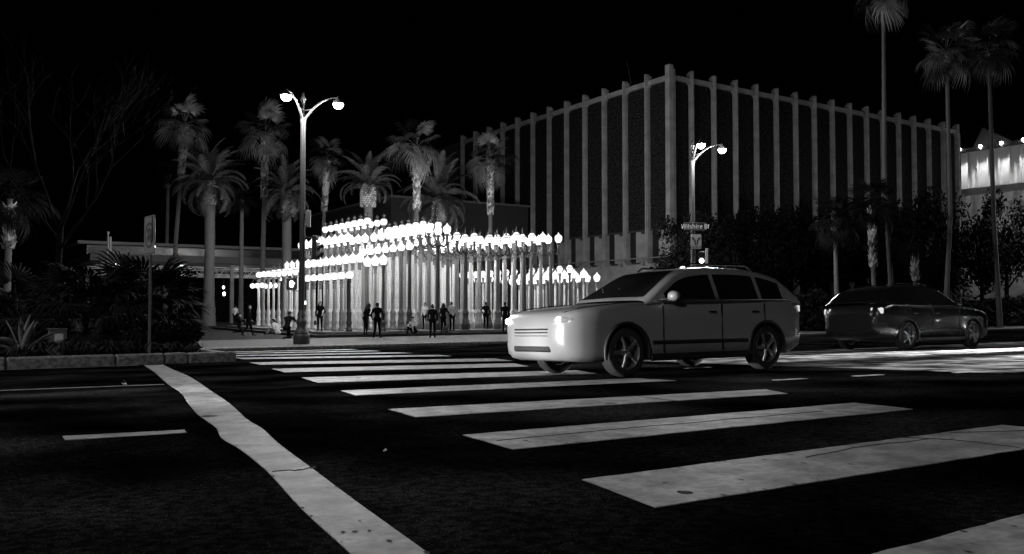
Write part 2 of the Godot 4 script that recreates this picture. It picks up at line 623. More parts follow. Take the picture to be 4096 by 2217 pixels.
	for q in [[1.98, 8.0, 0.07], [2.75, 2.85, 0.03], [5.4, 6.6, 0.06]]:
		var spot := []
		for k in 9:
			spot.append(Vector2(q[0] + cos(TAU * k / 9) * q[2], q[1] + sin(TAU * k / 9) * q[2] * rng.randf_range(0.9, 1.5)))
		mark("stain", spot, road, dark, 0.007, 0.0)
	# chips where tyres have worn the paint through to the asphalt
	var chips := Maker.new()
	var chip := func(c: Vector2, size: float) -> void:
		var ring := []
		for k in 7:
			var a := TAU * k / 7.0
			ring.append(c + Vector2(cos(a) * rng.randf_range(0.4, 1.0) * 0.7, sin(a) * rng.randf_range(0.5, 1.2)) * size)
		var top := func(q: Vector2) -> Vector3: return at(q.x, q.y, road_y(q.y) + 0.0062)
		for k in 7:
			chips.tri(top.call(c), top.call(ring[k]), top.call(ring[(k + 1) % 7]))
	for b in bars.slice(0, 7):
		for k in 70:
			var a := fmod(absf(rng.randfn(0.0, 0.13)) + [0.22, 0.7, 0.05][k % 3], 1.0)
			var w := rng.randf()
			if k % 2 == 0:
				w = 0.02 if k % 4 == 0 else 0.98
			var p := Vector2(b[0], b[1]).lerp(Vector2(b[2], b[3]), a).lerp(Vector2(b[6], b[7]).lerp(Vector2(b[4], b[5]), a), w)
			chip.call(p, 0.006 + 0.022 * pow(rng.randf(), 3.0))
	for k in 170:
		var i := rng.randi() % (l.size() - 1)
		var w: float = rng.randf() if k % 2 == 0 else [0.02, 0.98][rng.randi() % 2]
		chip.call((l[l.size() - 1 - i] as Vector2).lerp(r[i], w), 0.005 + 0.014 * pow(rng.randf(), 3.0))
	var worn := obj("paint_wear", chips, grey(0.012, 0.95, 0.0, "bare asphalt"), road)
	worn.set_meta("kind", "stuff")
	# small bits of litter lying on the asphalt
	var bits := [[2.21, 13.95, 0.06, "crumpled white scrap standing on the thin lane line"], [2.25, 4.9, 0.016, "tiny white chip on asphalt beside the stop line"]]
	for b in bits:
		var m := Maker.new()
		var w: float = b[2]
		var pts := PackedVector3Array([Vector3(-w, 0, w * 0.4), Vector3(w * 0.2, w * 0.3, w * 0.6), Vector3(w, 0.01, 0), Vector3(w * 0.3, w * 0.5, -w * 0.4), Vector3(-w * 0.6, 0.005, -w * 0.5)])
		m.fan(pts)
		m.quad(pts[0], pts[1], Vector3(w * 0.3, w * 1.2, 0), Vector3(-w * 0.2, w * 0.9, 0))
		var o := obj("litter", m, grey(0.6, 0.7, 0.0, "paper"), self, Transform3D(Basis(Vector3.UP, w * 40), at(b[0], b[1], road_y(b[1]) + 0.008)))
		tag(o, b[3], "litter")


# ---------------------------------------------------------------- the museum block on the far corner
func museum() -> void:
	var o := thing("museum_building", "large dark museum block with tall pale vertical fins behind the lamp posts", "building", at(59.06, 63.05), TURN)
	var stone: Material = mats["dark stone"]
	var cast: Material = mats["cast stone"]
	var core := Maker.new()
	core.box(Vector3(26.5, 12.2, -26.5), Vector3(51.4, 24.3, 51.4))
	obj("wall", core, grey(0.03, 0.9, 0.0, "recess stone"), o)
	var roof := Maker.new()
	roof.box(Vector3(26.5, 24.6, -26.5), Vector3(50.4, 0.5, 50.4))
	obj("roof", roof, grey(0.05, 0.9, 0.0, "roofing"), o)
	for side in 2:
		var s := Vector3(0, 0, -1) if side == 0 else Vector3(1, 0, 0)
		var out := Vector3(-1, 0, 0) if side == 0 else Vector3(0, 0, 1)
		var pitch := 3.43 if side == 0 else 3.14
		var count := 12 if side == 0 else 16
		var fin := Maker.new()
		var bx := func(m: Maker, ds: float, y0: float, y1: float, w: float, o0: float, o1: float, bevel := 0.0) -> void:
			m.box(s * ds + out * ((o0 + o1) / 2.0) + Vector3(0, (y0 + y1) / 2.0, 0), (s.abs() * w + out.abs() * (o1 - o0) + Vector3(0, y1 - y0, 0)), Basis(), bevel)
		# a fin of three ribs, the middle one proud, with a cap
		bx.call(fin, 0.0, 0.02, 25.05, 0.36, -0.7, 0.0, 0.03)
		bx.call(fin, 0.0, 0.02, 25.1, 0.18, 0.0, 0.14, 0.02)
		bx.call(fin, -0.135, 0.02, 25.0, 0.05, 0.0, 0.05, 0.015)
		bx.call(fin, 0.135, 0.02, 25.0, 0.05, 0.0, 0.05, 0.015)
		bx.call(fin, 0.0, 25.1, 25.2, 0.3, -0.5, 0.1, 0.03)
		var fin_mesh := fin.build()
		var panel := Maker.new()
		bx.call(panel, pitch / 2, 9.5, 24.0, pitch - 0.38, -0.72, -0.4)
		var panel_mesh := panel.build()
		var beam := Maker.new()
		bx.call(beam, pitch / 2, 24.02, 24.5, pitch - 0.37, -0.6, -0.12)
		for e in [[0.185, 1.0], [pitch - 0.185, -1.0]]:
			var c: float = e[0]
			var d: float = e[1]
			for k in 4:
				var w := 0.26 - 0.06 * k
				bx.call(beam, c + d * w / 2.0, 24.018 - 0.06 * (k + 1), 24.018 - 0.06 * k - 0.002, w, -0.6, -0.12)
		var beam_mesh := beam.build()
		var jamb := Maker.new()
		bx.call(jamb, 0.225 + 0.93, 6.2, 9.3, 1.86, -0.75, -0.42)
		var jamb_mesh := jamb.build()
		var glass := Maker.new()
		bx.call(glass, 2.09 + (pitch - 2.32) / 2.0, 6.2, 9.3, pitch - 2.34, -0.78, -0.7)
		var glass_mesh := glass.build()
		var lintel := Maker.new()
		bx.call(lintel, pitch / 2, 9.31, 9.49, pitch - 0.46, -0.75, -0.3)
		bx.call(lintel, 0.75, 9.06, 9.3, 0.7, -0.41, -0.26)
		var lintel_mesh := lintel.build()
		var sill := Maker.new()
		bx.call(sill, pitch / 2, 5.72, 5.95, pitch - 0.46, -0.7, 0.3, 0.04)
		for e in [[0.185, 1.0], [pitch - 0.185, -1.0]]:
			for k in 4:
				var w := 0.4 - 0.1 * k
				bx.call(sill, e[0] + e[1] * w / 2.0, 5.952 + 0.08 * k, 5.95 + 0.08 * (k + 1), w, -0.7, 0.298)
		var sill_mesh := sill.build()
		for k in count + 1:
			if not (side == 1 and k == 0):
				obj("fin", fin_mesh, cast, o, Transform3D(Basis(), s * pitch * k))
			if k < count:
				var x := Transform3D(Basis(), s * pitch * k)
				obj("stone_panel", panel_mesh, stone, o, x)
				obj("cornice_beam", beam_mesh, cast, o, x)
				if side == 0:
					obj("window_reveal", jamb_mesh, cast, o, x)
					obj("window", glass_mesh, grey(0.012, 0.15, 0.0, "dark glass"), o, x)
					obj("lintel", lintel_mesh, grey(0.03, 0.8, 0.0, "lintel"), o, x)
					obj("sill", sill_mesh, cast, o, x)
		if side == 0:
			var base := Maker.new()
			bx.call(base, 20.6, 0.02, 5.7, 43.0, -0.6, 1.0)
			obj("base_wall", base, cast, o)
			var rail := Maker.new()
			rail.tube([s * -0.7 + out * 0.85 + Vector3(0, 6.5, 0), s * 42.0 + out * 0.85 + Vector3(0, 6.5, 0)], [0.06, 0.06], 8)
			obj("handrail", rail, mats["pale steel"], o)
			for k in 13:
				var post := Maker.new()
				post.tube([s * (3.43 * k) + out * 0.85 + Vector3(0, 5.7, 0), s * (3.43 * k) + out * 0.85 + Vector3(0, 6.46, 0)], [0.035, 0.035], 6)
				obj("rail_post", post, mats["pale steel"], o)
	var corner := Maker.new()
	corner.box(Vector3(0.02, 12.7, -0.02), Vector3(0.62, 25.38, 0.62), Basis(), 0.05)
	obj("corner_pier", corner, cast, o)
	var mast := Maker.new()
	mast.tube([Vector3(0.3, 24.8, -6), Vector3(-0.1, 27.2, -6.2)], [0.05, 0.03], 6)
	obj("roof_mast", mast, mats["pole paint"], o)


func far_buildings() -> void:
	var w := thing("low_hall", "low pale hall with plain flat roof standing behind the tallest lamps", "building", at(40.5, 87), TURN)
	var b := Maker.new()
	b.box(Vector3(9, 6.8, -14), Vector3(18, 13.6, 28))
	obj("wall", b, grey(0.03, 0.85, 0.0, "hall plaster"), w)
	var cap := Maker.new()
	cap.box(Vector3(9, 13.72, -14), Vector3(18.4, 0.22, 28.4))
	obj("roof_edge", cap, grey(0.12, 0.8, 0.0, "roof edge"), w)
	# the floodlit pavilion at the far right
	var o := thing("floodlit_pavilion", "floodlit gallery with ribbed white upper wall at the far right", "building", at(112.4, 64.3), TURN)
	var body := Maker.new()
	body.box(Vector3(16, 8.6, 17), Vector3(31, 17.2, 36))
	obj("wall", body, mats["cast stone"], o)
	var up := Maker.new()
	up.box(Vector3(15.6, 19.6, 17), Vector3(30.6, 4.78, 36))
	obj("upper_wall", up, grey(0.7, 0.7, 0.0, "white cladding"), o)
	var roof := Maker.new()
	roof.box(Vector3(15.4, 22.2, 17), Vector3(32.2, 0.4, 37))
	obj("roof", roof, grey(0.04, 0.8, 0.0, "dark roof"), o)
	for k in 3:
		var saw := Maker.new()
		saw.plate(PackedVector2Array([Vector2(0, 0), Vector2(5.5, 0), Vector2(1.4, 2.6)]), Vector3(0.6, 22.41, 1.0 + 7.0 * k), Vector3(0, 0, 1), Vector3(0, 1, 0), 20.0)
		obj("roof_light", saw, grey(0.04, 0.7, 0.0, "saw roof metal"), o, Transform3D(Basis(), Vector3(20.0, 0, 0)))
	for k in 12:
		var rib := Maker.new()
		rib.box(Vector3(0.1, 19.6, -0.7 + 1.35 * k), Vector3(0.38, 4.7, 0.16))
		obj("rib", rib, grey(0.7, 0.7, 0.0, "white cladding"), o)
	for k in 6:
		var z := 0.1 + 2.7 * k
		var f := Maker.new()
		f.ball(Vector3.ZERO, Vector3(0.2, 0.2, 0.2), 10, 6)
		obj("floodlight", f, glow(30.0), o, Transform3D(Basis(), Vector3(-0.75, 22.35, z)))
		var br := Maker.new()
		br.tube([Vector3(-0.62, 22.4, z), Vector3(0.0, 22.4, z)], [0.04, 0.04], 6)
		obj("bracket", br, grey(0.05, 0.6, 0.0, "dark metal"), o)
		var sp := SpotLight3D.new()
		sp.name = "light"
		sp.light_energy = 70.0
		sp.light_size = 0.1
		sp.spot_angle = 38.0
		sp.spot_angle_attenuation = 0.9
		sp.spot_range = 40.0
		sp.shadow_enabled = true
		sp.position = Vector3(-0.72, 22.08, z)
		sp.rotation.x = -PI / 2
		o.add_child(sp, true)
	for k in 5:
		var z := 1.5 + 3.6 * k
		var f := Maker.new()
		f.box(Vector3.ZERO, Vector3(0.12, 0.3, 0.4), Basis(), 0.03)
		obj("wall_lamp", f, glow(6.0), o, Transform3D(Basis(), Vector3(0.3, 6.5 + 4.0 * (k % 2), z)))
		lamp(o, Vector3(-0.3, 6.5 + 4.0 * (k % 2), z), 2.5, 0.2)


func pavilion() -> void:
	var o := thing("garden_pavilion", "low open pavilion with wide flat roof and lattice trusses behind the left palms", "building", at(10.8, 87), TURN)
	var cast: Material = mats["cast stone"]
	var slab := Maker.new()
	slab.box(Vector3(20, 6.2, -9), Vector3(40, 0.7, 18), Basis(), 0.04)
	obj("roof", slab, grey(0.07, 0.8, 0.0, "pavilion plaster"), o)
	var upper := Maker.new()
	upper.box(Vector3(21, 8.1, -14), Vector3(42, 0.3, 10))
	obj("upper_roof", upper, grey(0.16, 0.7, 0.0, "roof metal"), o)
	var clere := Maker.new()
	clere.box(Vector3(21, 7.25, -14.5), Vector3(40, 1.38, 8))
	obj("clerestory", clere, grey(0.02, 0.2, 0.0, "dark glass"), o)
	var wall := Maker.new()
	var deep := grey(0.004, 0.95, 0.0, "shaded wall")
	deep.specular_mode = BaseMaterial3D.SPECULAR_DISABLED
	wall.box(Vector3(20, 2.92, -14), Vector3(39, 5.8, 0.4))
	obj("back_wall", wall, deep, o)
	for k in 4:
		for d in 2:
			var c := Maker.new()
			c.box(Vector3(1.2 + 11.8 * k, 2.92, -1.2 - 10.0 * d), Vector3(0.35, 5.84, 0.3), Basis(), 0.02)
			obj("column", c, cast, o)
	for row in 3:
		var tr := Maker.new()
		var z := -2.0 - 4.0 * row
		for y in [5.55, 4.85]:
			tr.box(Vector3(20, y, z), Vector3(38.6, 0.09, 0.09))
		for k in 38:
			var x := 1.0 + k
			tr.tube([Vector3(x, 4.87, z), Vector3(x + 0.5, 5.53, z)], [0.025, 0.025], 4, false)
			tr.tube([Vector3(x + 0.5, 5.53, z), Vector3(x + 1.0, 4.87, z)], [0.025, 0.025], 4, false)
		obj("roof_truss", tr, grey(0.5, 0.5, 0.0, "white steel"), o)
	for k in 6:
		var d := Maker.new()
		d.lathe([Vector2(0.0, 0.0), Vector2(0.14, 0.0), Vector2(0.14, 0.05), Vector2(0.0, 0.05)], 12)
		obj("downlight", d, glow(4.0), o, Transform3D(Basis(), Vector3(3.0 + 6.0 * k, 5.78, -5.0)))
		lamp(o, Vector3(3.0 + 6.0 * k, 5.66, -5.0), 0.8, 0.12)
	# lamps that hang under the pavilion roof
	var spots := [[13.5, 3.0, -6.0, 0.16, "small bright lamp hanging lower beside the thick palm trunk"], [13.7, 3.7, -7.0, 0.13, "small bright lamp just above another near the thick palm"], [19.2, 4.6, -5.0, 0.12, "highest small lamp between the thin trunk and lamp posts"], [19.0, 4.2, -8.0, 0.1, "dim little lamp under the lattice truss right of column"], [21.8, 3.1, -8.0, 0.12, "narrow bright lamp left of the hanging globe lamps"], [22.6, 2.1, -7.0, 0.16, "round bright lamp low beside the leftmost lamp posts"], [18.2, 1.7, -9.0, 0.1, "faint low lamp behind the kneeling person"], [6.3, 3.6, -6.0, 0.13, "small bright lamp seen above the fan palm bush"]]
	for s in spots:
		var p := thing("hanging_lamp", s[4], "lamp", at(10.8, 87) + Basis(Vector3.UP, TURN) * Vector3(s[0], s[1], s[2]))
		var m := Maker.new()
		m.ball(Vector3.ZERO, Vector3(s[3], s[3] * 1.3, s[3]), 10, 7)
		obj("bulb", m, glow(5.0), p)
		var c := Maker.new()
		c.tube([Vector3(0, s[3] * 1.3, 0), Vector3(0, 5.84 - s[1], 0)], [0.012, 0.012], 5)
		obj("cord", c, grey(0.03, 0.6, 0.0, "cord"), p)
		lamp(p, Vector3.ZERO, 0.6, 0.1)
	var f := thing("roof_floodlight", "bright floodlight on a short arm above the pavilion roof", "floodlight", at(10.8, 87) + Basis(Vector3.UP, TURN) * Vector3(5.6, 6.57, -1.0))
	var fm := Maker.new()
	fm.box(Vector3(0, 0.9, 0), Vector3(0.5, 0.34, 0.3), Basis(Vector3.RIGHT, 0.5), 0.05)
	obj("housing", fm, grey(0.05, 0.6, 0.0, "dark metal"), f)
	var fl := Maker.new()
	fl.box(Vector3(0, 0.82, 0.17), Vector3(0.42, 0.26, 0.03), Basis(Vector3.RIGHT, 0.5), 0.01)
	obj("lens", fl, glow(6.0), f)
	var fp := Maker.new()
	fp.tube([Vector3(0, 0, 0), Vector3(0, 0.85, -0.02)], [0.04, 0.04], 6)
	obj("arm", fp, grey(0.05, 0.6, 0.0, "dark metal"), f)
	lamp(f, Vector3(0, 0.74, 0.42), 3.0, 0.15)
	var mast := thing("banner_post", "short square post standing on the left end of pavilion roof", "post", at(10.8, 87) + Basis(Vector3.UP, TURN) * Vector3(1.8, 6.56, -1.5))
	var mm := Maker.new()
	mm.box(Vector3(0, 0.8, 0), Vector3(0.3, 1.6, 0.3), Basis(), 0.02)
	obj("post", mm, cast, mast)


# ---------------------------------------------------------------- twin-arm street lamps
func street_lamp(label: String, where: Vector3, reach := [Vector3(-0.42, 0, 1.3), Vector3(1.5, 0, -0.2)]) -> Node3D:
	var o := thing("street_lamp", label, "street lamp", where, 0.0, "twin-arm street lamps")
	var dark: Material = mats["dark post paint"]
	var base := Maker.new()
	base.lathe([Vector2(0, 0), Vector2(0.37, 0), Vector2(0.37, 0.36), Vector2(0.35, 0.42), Vector2(0.31, 0.46)], 8)
	obj("plinth", base, dark, o)
	var drum := Maker.new()
	drum.lathe([Vector2(0.31, 0.46), Vector2(0.33, 0.5), Vector2(0.27, 0.62), Vector2(0.22, 0.68), Vector2(0.2, 0.8), Vector2(0.24, 0.95), Vector2(0.25, 1.02), Vector2(0.2, 1.1), Vector2(0.17, 1.2), Vector2(0.19, 1.3), Vector2(0.15, 1.42), Vector2(0.14, 1.5)], 20)
	obj("base", drum, dark, o)
	var pole := Maker.new()
	pole.lathe([Vector2(0.14, 1.5), Vector2(0.135, 3.0), Vector2(0.125, 6.0), Vector2(0.115, 9.9), Vector2(0.135, 9.95), Vector2(0.135, 10.1), Vector2(0.07, 10.16), Vector2(0.06, 10.75)], 32, 1, 0.1)
	obj("pole", pole, mats["pole paint"], o)
	var fin := Maker.new()
	fin.lathe([Vector2(0.06, 10.75), Vector2(0.1, 10.78), Vector2(0.06, 10.84), Vector2(0.12, 10.95), Vector2(0.13, 11.02), Vector2(0.09, 11.1), Vector2(0.04, 11.16), Vector2(0.07, 11.22), Vector2(0.0, 11.34)], 14)
	obj("finial", fin, mats["pole paint"], o)
	for dir: Vector3 in reach:
		var a := Maker.new()
		var pts := []
		var rad := []
		for k in 11:
			var t := k / 10.0
			pts.append(dir * (0.05 + 0.95 * t) + Vector3(0, 10.1 + 1.0 * (1.0 - pow(1.0 - t, 2.2)), 0))
			rad.append(lerpf(0.06, 0.035, t))
		a.tube(pts, rad, 8)
		obj("arm", a, mats["pole paint"], o)
		var st := Maker.new()
		var brace := []
		for k in 7:
			var t := k / 6.0
			brace.append(dir * (0.05 + 0.42 * t) + Vector3(0, 10.5 + 0.3 * t * t, 0))
		st.tube(brace, [0.022, 0.022, 0.022, 0.022, 0.022, 0.022, 0.022], 6)
		obj("brace", st, mats["pole paint"], o)
		var d: Vector3 = dir.normalized()
		var h := Node3D.new()
		h.name = "lamp_head" if not o.has_node("lamp_head") else "lamp_head_001"
		o.add_child(h)
		h.position = dir * 1.02 + Vector3(0, 10.86, 0)
		h.rotation.y = atan2(d.x, d.z)
		h.rotation.x = -0.06
		var hood := Maker.new()
		hood.lathe([Vector2(0.245, -0.02), Vector2(0.255, 0.02), Vector2(0.22, 0.1), Vector2(0.13, 0.17), Vector2(0.06, 0.21), Vector2(0.05, 0.3), Vector2(0.0, 0.3)], 18)
		obj("hood", hood, mats["pole paint"], h)
		var bowl := Maker.new()
		var prof := []
		for k in 9:
			var b := PI / 2 * k / 8.0
			prof.append(Vector2(0.24 * sin(b), -0.25 * cos(b) - 0.02))
		bowl.lathe(prof, 18)
		obj("lens", bowl, glow(12.0), h, Transform3D(h.basis.inverse(), Vector3.ZERO))
		lamp(h, Vector3(0, -0.12, 0), STREET, 0.1)
	return o


func street_lamps() -> void:
	var a := street_lamp("tall twin-arm street lamp at the plaza corner with signals on its pole", Vector3(-9.4, 0, -39.13))
	street_lamp("tall twin-arm street lamp carrying the street name sign before the museum", at(36.25, 36.8), [Vector3(0.22, 0, 1.3), Vector3(1.75, 0, -0.2)])
	copy_of(a, "twin-arm street lamp on the planted island, out of frame at left", at(-14.0, 23.6, road_y(23.6) + 0.16), 0.0)
	copy_of(a, "twin-arm street lamp added farther along the boulevard, out of frame at right", at(82.0, 36.8), 0.0)  # unseen lamp added to brighten the right-hand museum fins
	copy_of(a, "twin-arm street lamp on the near corner, out of frame behind the crosswalk", at(-13.0, -3.0, road_y(-3.0)), 0.0)


# ---------------------------------------------------------------- the field of lamp posts
func post_parts(o: Node3D, h: float, r: float, mat: Material, plinth: bool) -> void:
	var b := Maker.new()
	if plinth:
		b.lathe([Vector2(0, 0), Vector2(r * 2.1, 0), Vector2(r * 2.1, 0.36), Vector2(r * 1.9, 0.4), Vector2(r * 1.7, 0.42)], 8)
	else:
		b.lathe([Vector2(0, 0), Vector2(r * 2.0, 0), Vector2(r * 2.0, 0.08), Vector2(r * 1.7, 0.14), Vector2(r * 1.35, 0.3), Vector2(r * 1.6, 0.4), Vector2(r * 1.7, 0.42)], 14)
	obj("plinth", b, mat, o)
	var v := Maker.new()
	v.lathe([Vector2(r * 1.7, 0.42), Vector2(r * 1.75, 0.5), Vector2(r * 1.4, 0.62), Vector2(r * 1.3, 0.86), Vector2(r * 1.55, 1.0), Vector2(r * 1.5, 1.08), Vector2(r * 1.15, 1.16), Vector2(r * 1.2, 1.2), Vector2(r, 1.24)], 16)
	obj("base", v, mat, o)
	var s := Maker.new()
	s.lathe([Vector2(r, 1.24), Vector2(r * 0.97, h * 0.5), Vector2(r * 0.84, h - 0.42)], 24, 1, 0.1)
	obj("shaft", s, mat, o)
	var c := Maker.new()
	c.lathe([Vector2(r * 0.84, h - 0.42), Vector2(r * 1.1, h - 0.4), Vector2(r * 1.1, h - 0.36), Vector2(r * 0.9, h - 0.32), Vector2(r * 0.95, h - 0.16), Vector2(r * 1.3, h - 0.08), Vector2(r * 1.35, h - 0.02), Vector2(r * 0.9, h)], 16)
	obj("capital", c, mats["capital paint"] if mat == mats["post paint"] or mat == mats["middle post paint"] else mat, o)


# turns a round globe on the rows' frame back to the world's axes
func upright(_g: Maker, p: Vector3) -> Transform3D:
	return Transform3D(Basis(Vector3.UP, -TURN), p)


func head_parts(o: Node3D, p: Vector3, kind: String, mat: Material, e := HEAD) -> void:
	mat = mats["lamp metal"]
	var cup := Maker.new()
	var g := Maker.new()
	var up := Maker.new()
	match kind:
		"globe":
			cup.lathe([Vector2(0.06, -0.3), Vector2(0.12, -0.24), Vector2(0.13, -0.19), Vector2(0.0, -0.18)], 12, 0, 0.0, p)
			g.ball(Vector3.ZERO, Vector3(0.225, 0.225, 0.225), 16, 10)
		"oval":
			cup.lathe([Vector2(0.07, -0.36), Vector2(0.15, -0.27), Vector2(0.15, -0.22), Vector2(0.0, -0.21)], 12, 0, 0.0, p)
			g.ball(Vector3.ZERO, Vector3(0.235, 0.245, 0.235), 16, 10)
			up.lathe([Vector2(0.06, 0.235), Vector2(0.05, 0.26), Vector2(0.0, 0.33)], 8, 0, 0.0, p)
		"acorn":
			cup.lathe([Vector2(0.06, -0.4), Vector2(0.13, -0.3), Vector2(0.15, -0.25), Vector2(0.0, -0.24)], 12, 0, 0.0, p)
			g.lathe([Vector2(0.13, -0.245), Vector2(0.21, -0.13), Vector2(0.243, 0.02), Vector2(0.243, 0.12), Vector2(0.2, 0.21), Vector2(0.14, 0.245), Vector2(0.0, 0.247)], 14, 0, 0.0)
			up.lathe([Vector2(0.138, 0.248), Vector2(0.09, 0.3), Vector2(0.04, 0.35), Vector2(0.03, 0.39), Vector2(0.0, 0.45)], 10, 0, 0.0, p)
		"lantern":
			cup.lathe([Vector2(0.05, -0.42), Vector2(0.1, -0.34), Vector2(0.15, -0.26), Vector2(0.0, -0.25)], 8, 0, 0.0, p)
			g.lathe([Vector2(0.12, -0.245), Vector2(0.235, 0.09), Vector2(0.17, 0.17), Vector2(0.09, 0.24), Vector2(0.0, 0.245)], 8, 0, 0.0)
			var rim := Maker.new()
			rim.lathe([Vector2(0.236, 0.075), Vector2(0.255, 0.085), Vector2(0.255, 0.115), Vector2(0.225, 0.12)], 8, 0, 0.0, p)
			obj("cap_ring", rim, mat, o)
			up.lathe([Vector2(0.1, 0.246), Vector2(0.06, 0.3), Vector2(0.03, 0.4), Vector2(0.045, 0.44), Vector2(0.02, 0.54), Vector2(0.0, 0.76)], 8, 0, 0.0, p)
		"crown":
			cup.lathe([Vector2(0.06, -0.4), Vector2(0.13, -0.3), Vector2(0.15, -0.24), Vector2(0.0, -0.23)], 12, 0, 0.0, p)
			g.lathe([Vector2(0.12, -0.24), Vector2(0.2, -0.14), Vector2(0.235, 0.02), Vector2(0.22, 0.12), Vector2(0.14, 0.2), Vector2(0.0, 0.23)], 14, 0, 0.0)
			up.lathe([Vector2(0.14, 0.2), Vector2(0.15, 0.24), Vector2(0.08, 0.3), Vector2(0.07, 0.36), Vector2(0.13, 0.44), Vector2(0.11, 0.46), Vector2(0.03, 0.46), Vector2(0.05, 0.52), Vector2(0.0, 0.6)], 10, 0, 0.0, p)
	obj("socket", cup, mat, o)
	obj("lamp_globe", g, glow(1.1), o, upright(g, p))
	if up.p.size() > 0:
		obj("cap" if kind in ["lantern", "crown"] else "globe_tip", up, mat if kind in ["lantern", "crown"] else glow(1.1), o)
	lamp(o, p, e, 0.14)


func lamp_post(kind: String, h: float, r: float, mat: Material, heads: int, group: String) -> Node3D:
	# h is the height of the lamp heads' centres
	var called := {"globe": "globe_lamp_post", "oval": "globe_lamp_post", "acorn": "acorn_lamp_post", "lantern": "lantern_lamp_post", "crown": "crowned_lamp_post", "hanging": "hanging_globe_lamp_post"}
	var o := thing(called[kind], "lamp post", "lamp post", Vector3.ZERO, 0.0, group)
	o.set_meta("stem_name", called[kind])
	if kind == "hanging":
		post_parts(o, h - 0.3, r, mat, false)
		head_parts(o, Vector3(0, h, 0), "globe", mat)
		for s in [-1.0, 1.0]:
			var a := Maker.new()
			var pts := []
			var rad := []
			for k in 9:
				var t := k / 8.0
				pts.append(Vector3(s * (0.05 + 0.42 * sin(t * PI * 0.5)), h - 0.5 + 0.22 * sin(t * PI) - 0.08 * t, 0))
				rad.append(0.025)
			a.tube(pts, rad, 6)
			obj("arm", a, mats["lamp metal"], o)
			var p := Vector3(s * 0.47, h - 0.82, 0)
			var g := Maker.new()
			g.ball(Vector3.ZERO, Vector3(0.19, 0.19, 0.19), 14, 9)
			obj("lamp_globe", g, glow(1.1), o, upright(g, p))
			lamp(o, p, HEAD * 0.7, 0.14)
		return o
	if heads == 1:
		post_parts(o, h - 0.3, r, mat, false)
		head_parts(o, Vector3(0, h, 0), kind, mat)
		return o
	var top := h - 0.95
	post_parts(o, top, r, mat, true)
	var urn := Maker.new()
	urn.lathe([Vector2(r * 0.9, top), Vector2(0.1, top + 0.05), Vector2(0.14, top + 0.16), Vector2(0.12, top + 0.26), Vector2(0.05, top + 0.32), Vector2(0.08, top + 0.4), Vector2(0.06, top + 0.46), Vector2(0.02, top + 0.5), Vector2(0.05, top + 0.56), Vector2(0.0, top + 0.68)], 14)
	obj("finial", urn, mats["capital paint"], o)
	for s in [-1.0, 1.0]:
		var a := Maker.new()
		var pts := []
		var rad := []
		for k in 12:
			var t := k / 11.0
			pts.append(Vector3(s * 0.62 * sin(t * PI * 0.5), top + 0.18 - 0.3 * sin(t * PI) + 0.4 * pow(t, 3.0), 0))
			rad.append(0.055 - 0.02 * absf(t - 0.4))
		a.tube(pts, rad, 8)
		var curl := []
		var cr := []
		for k in 9:
			var w := TAU * 0.75 * k / 8.0
			curl.append(Vector3(s * (0.3 + 0.1 * cos(w) * (1.0 - k / 14.0)), top + 0.16 + 0.09 * sin(w) * (1.0 - k / 14.0), 0))
			cr.append(0.022)
		a.tube(curl, cr, 6)
		a.lathe([Vector2(0.0, top - 0.12), Vector2(0.045, top - 0.04), Vector2(0.05, top + 0.08), Vector2(0.07, top + 0.36), Vector2(0.09, top + 0.52), Vector2(0.05, top + 0.56)], 10, 0, 0.0, Vector3(s * 0.62, 0, 0))
		obj("arm", a, mats["lamp metal"], o)
		head_parts(o, Vector3(s * 0.62, h, 0), kind, mat)
	return o


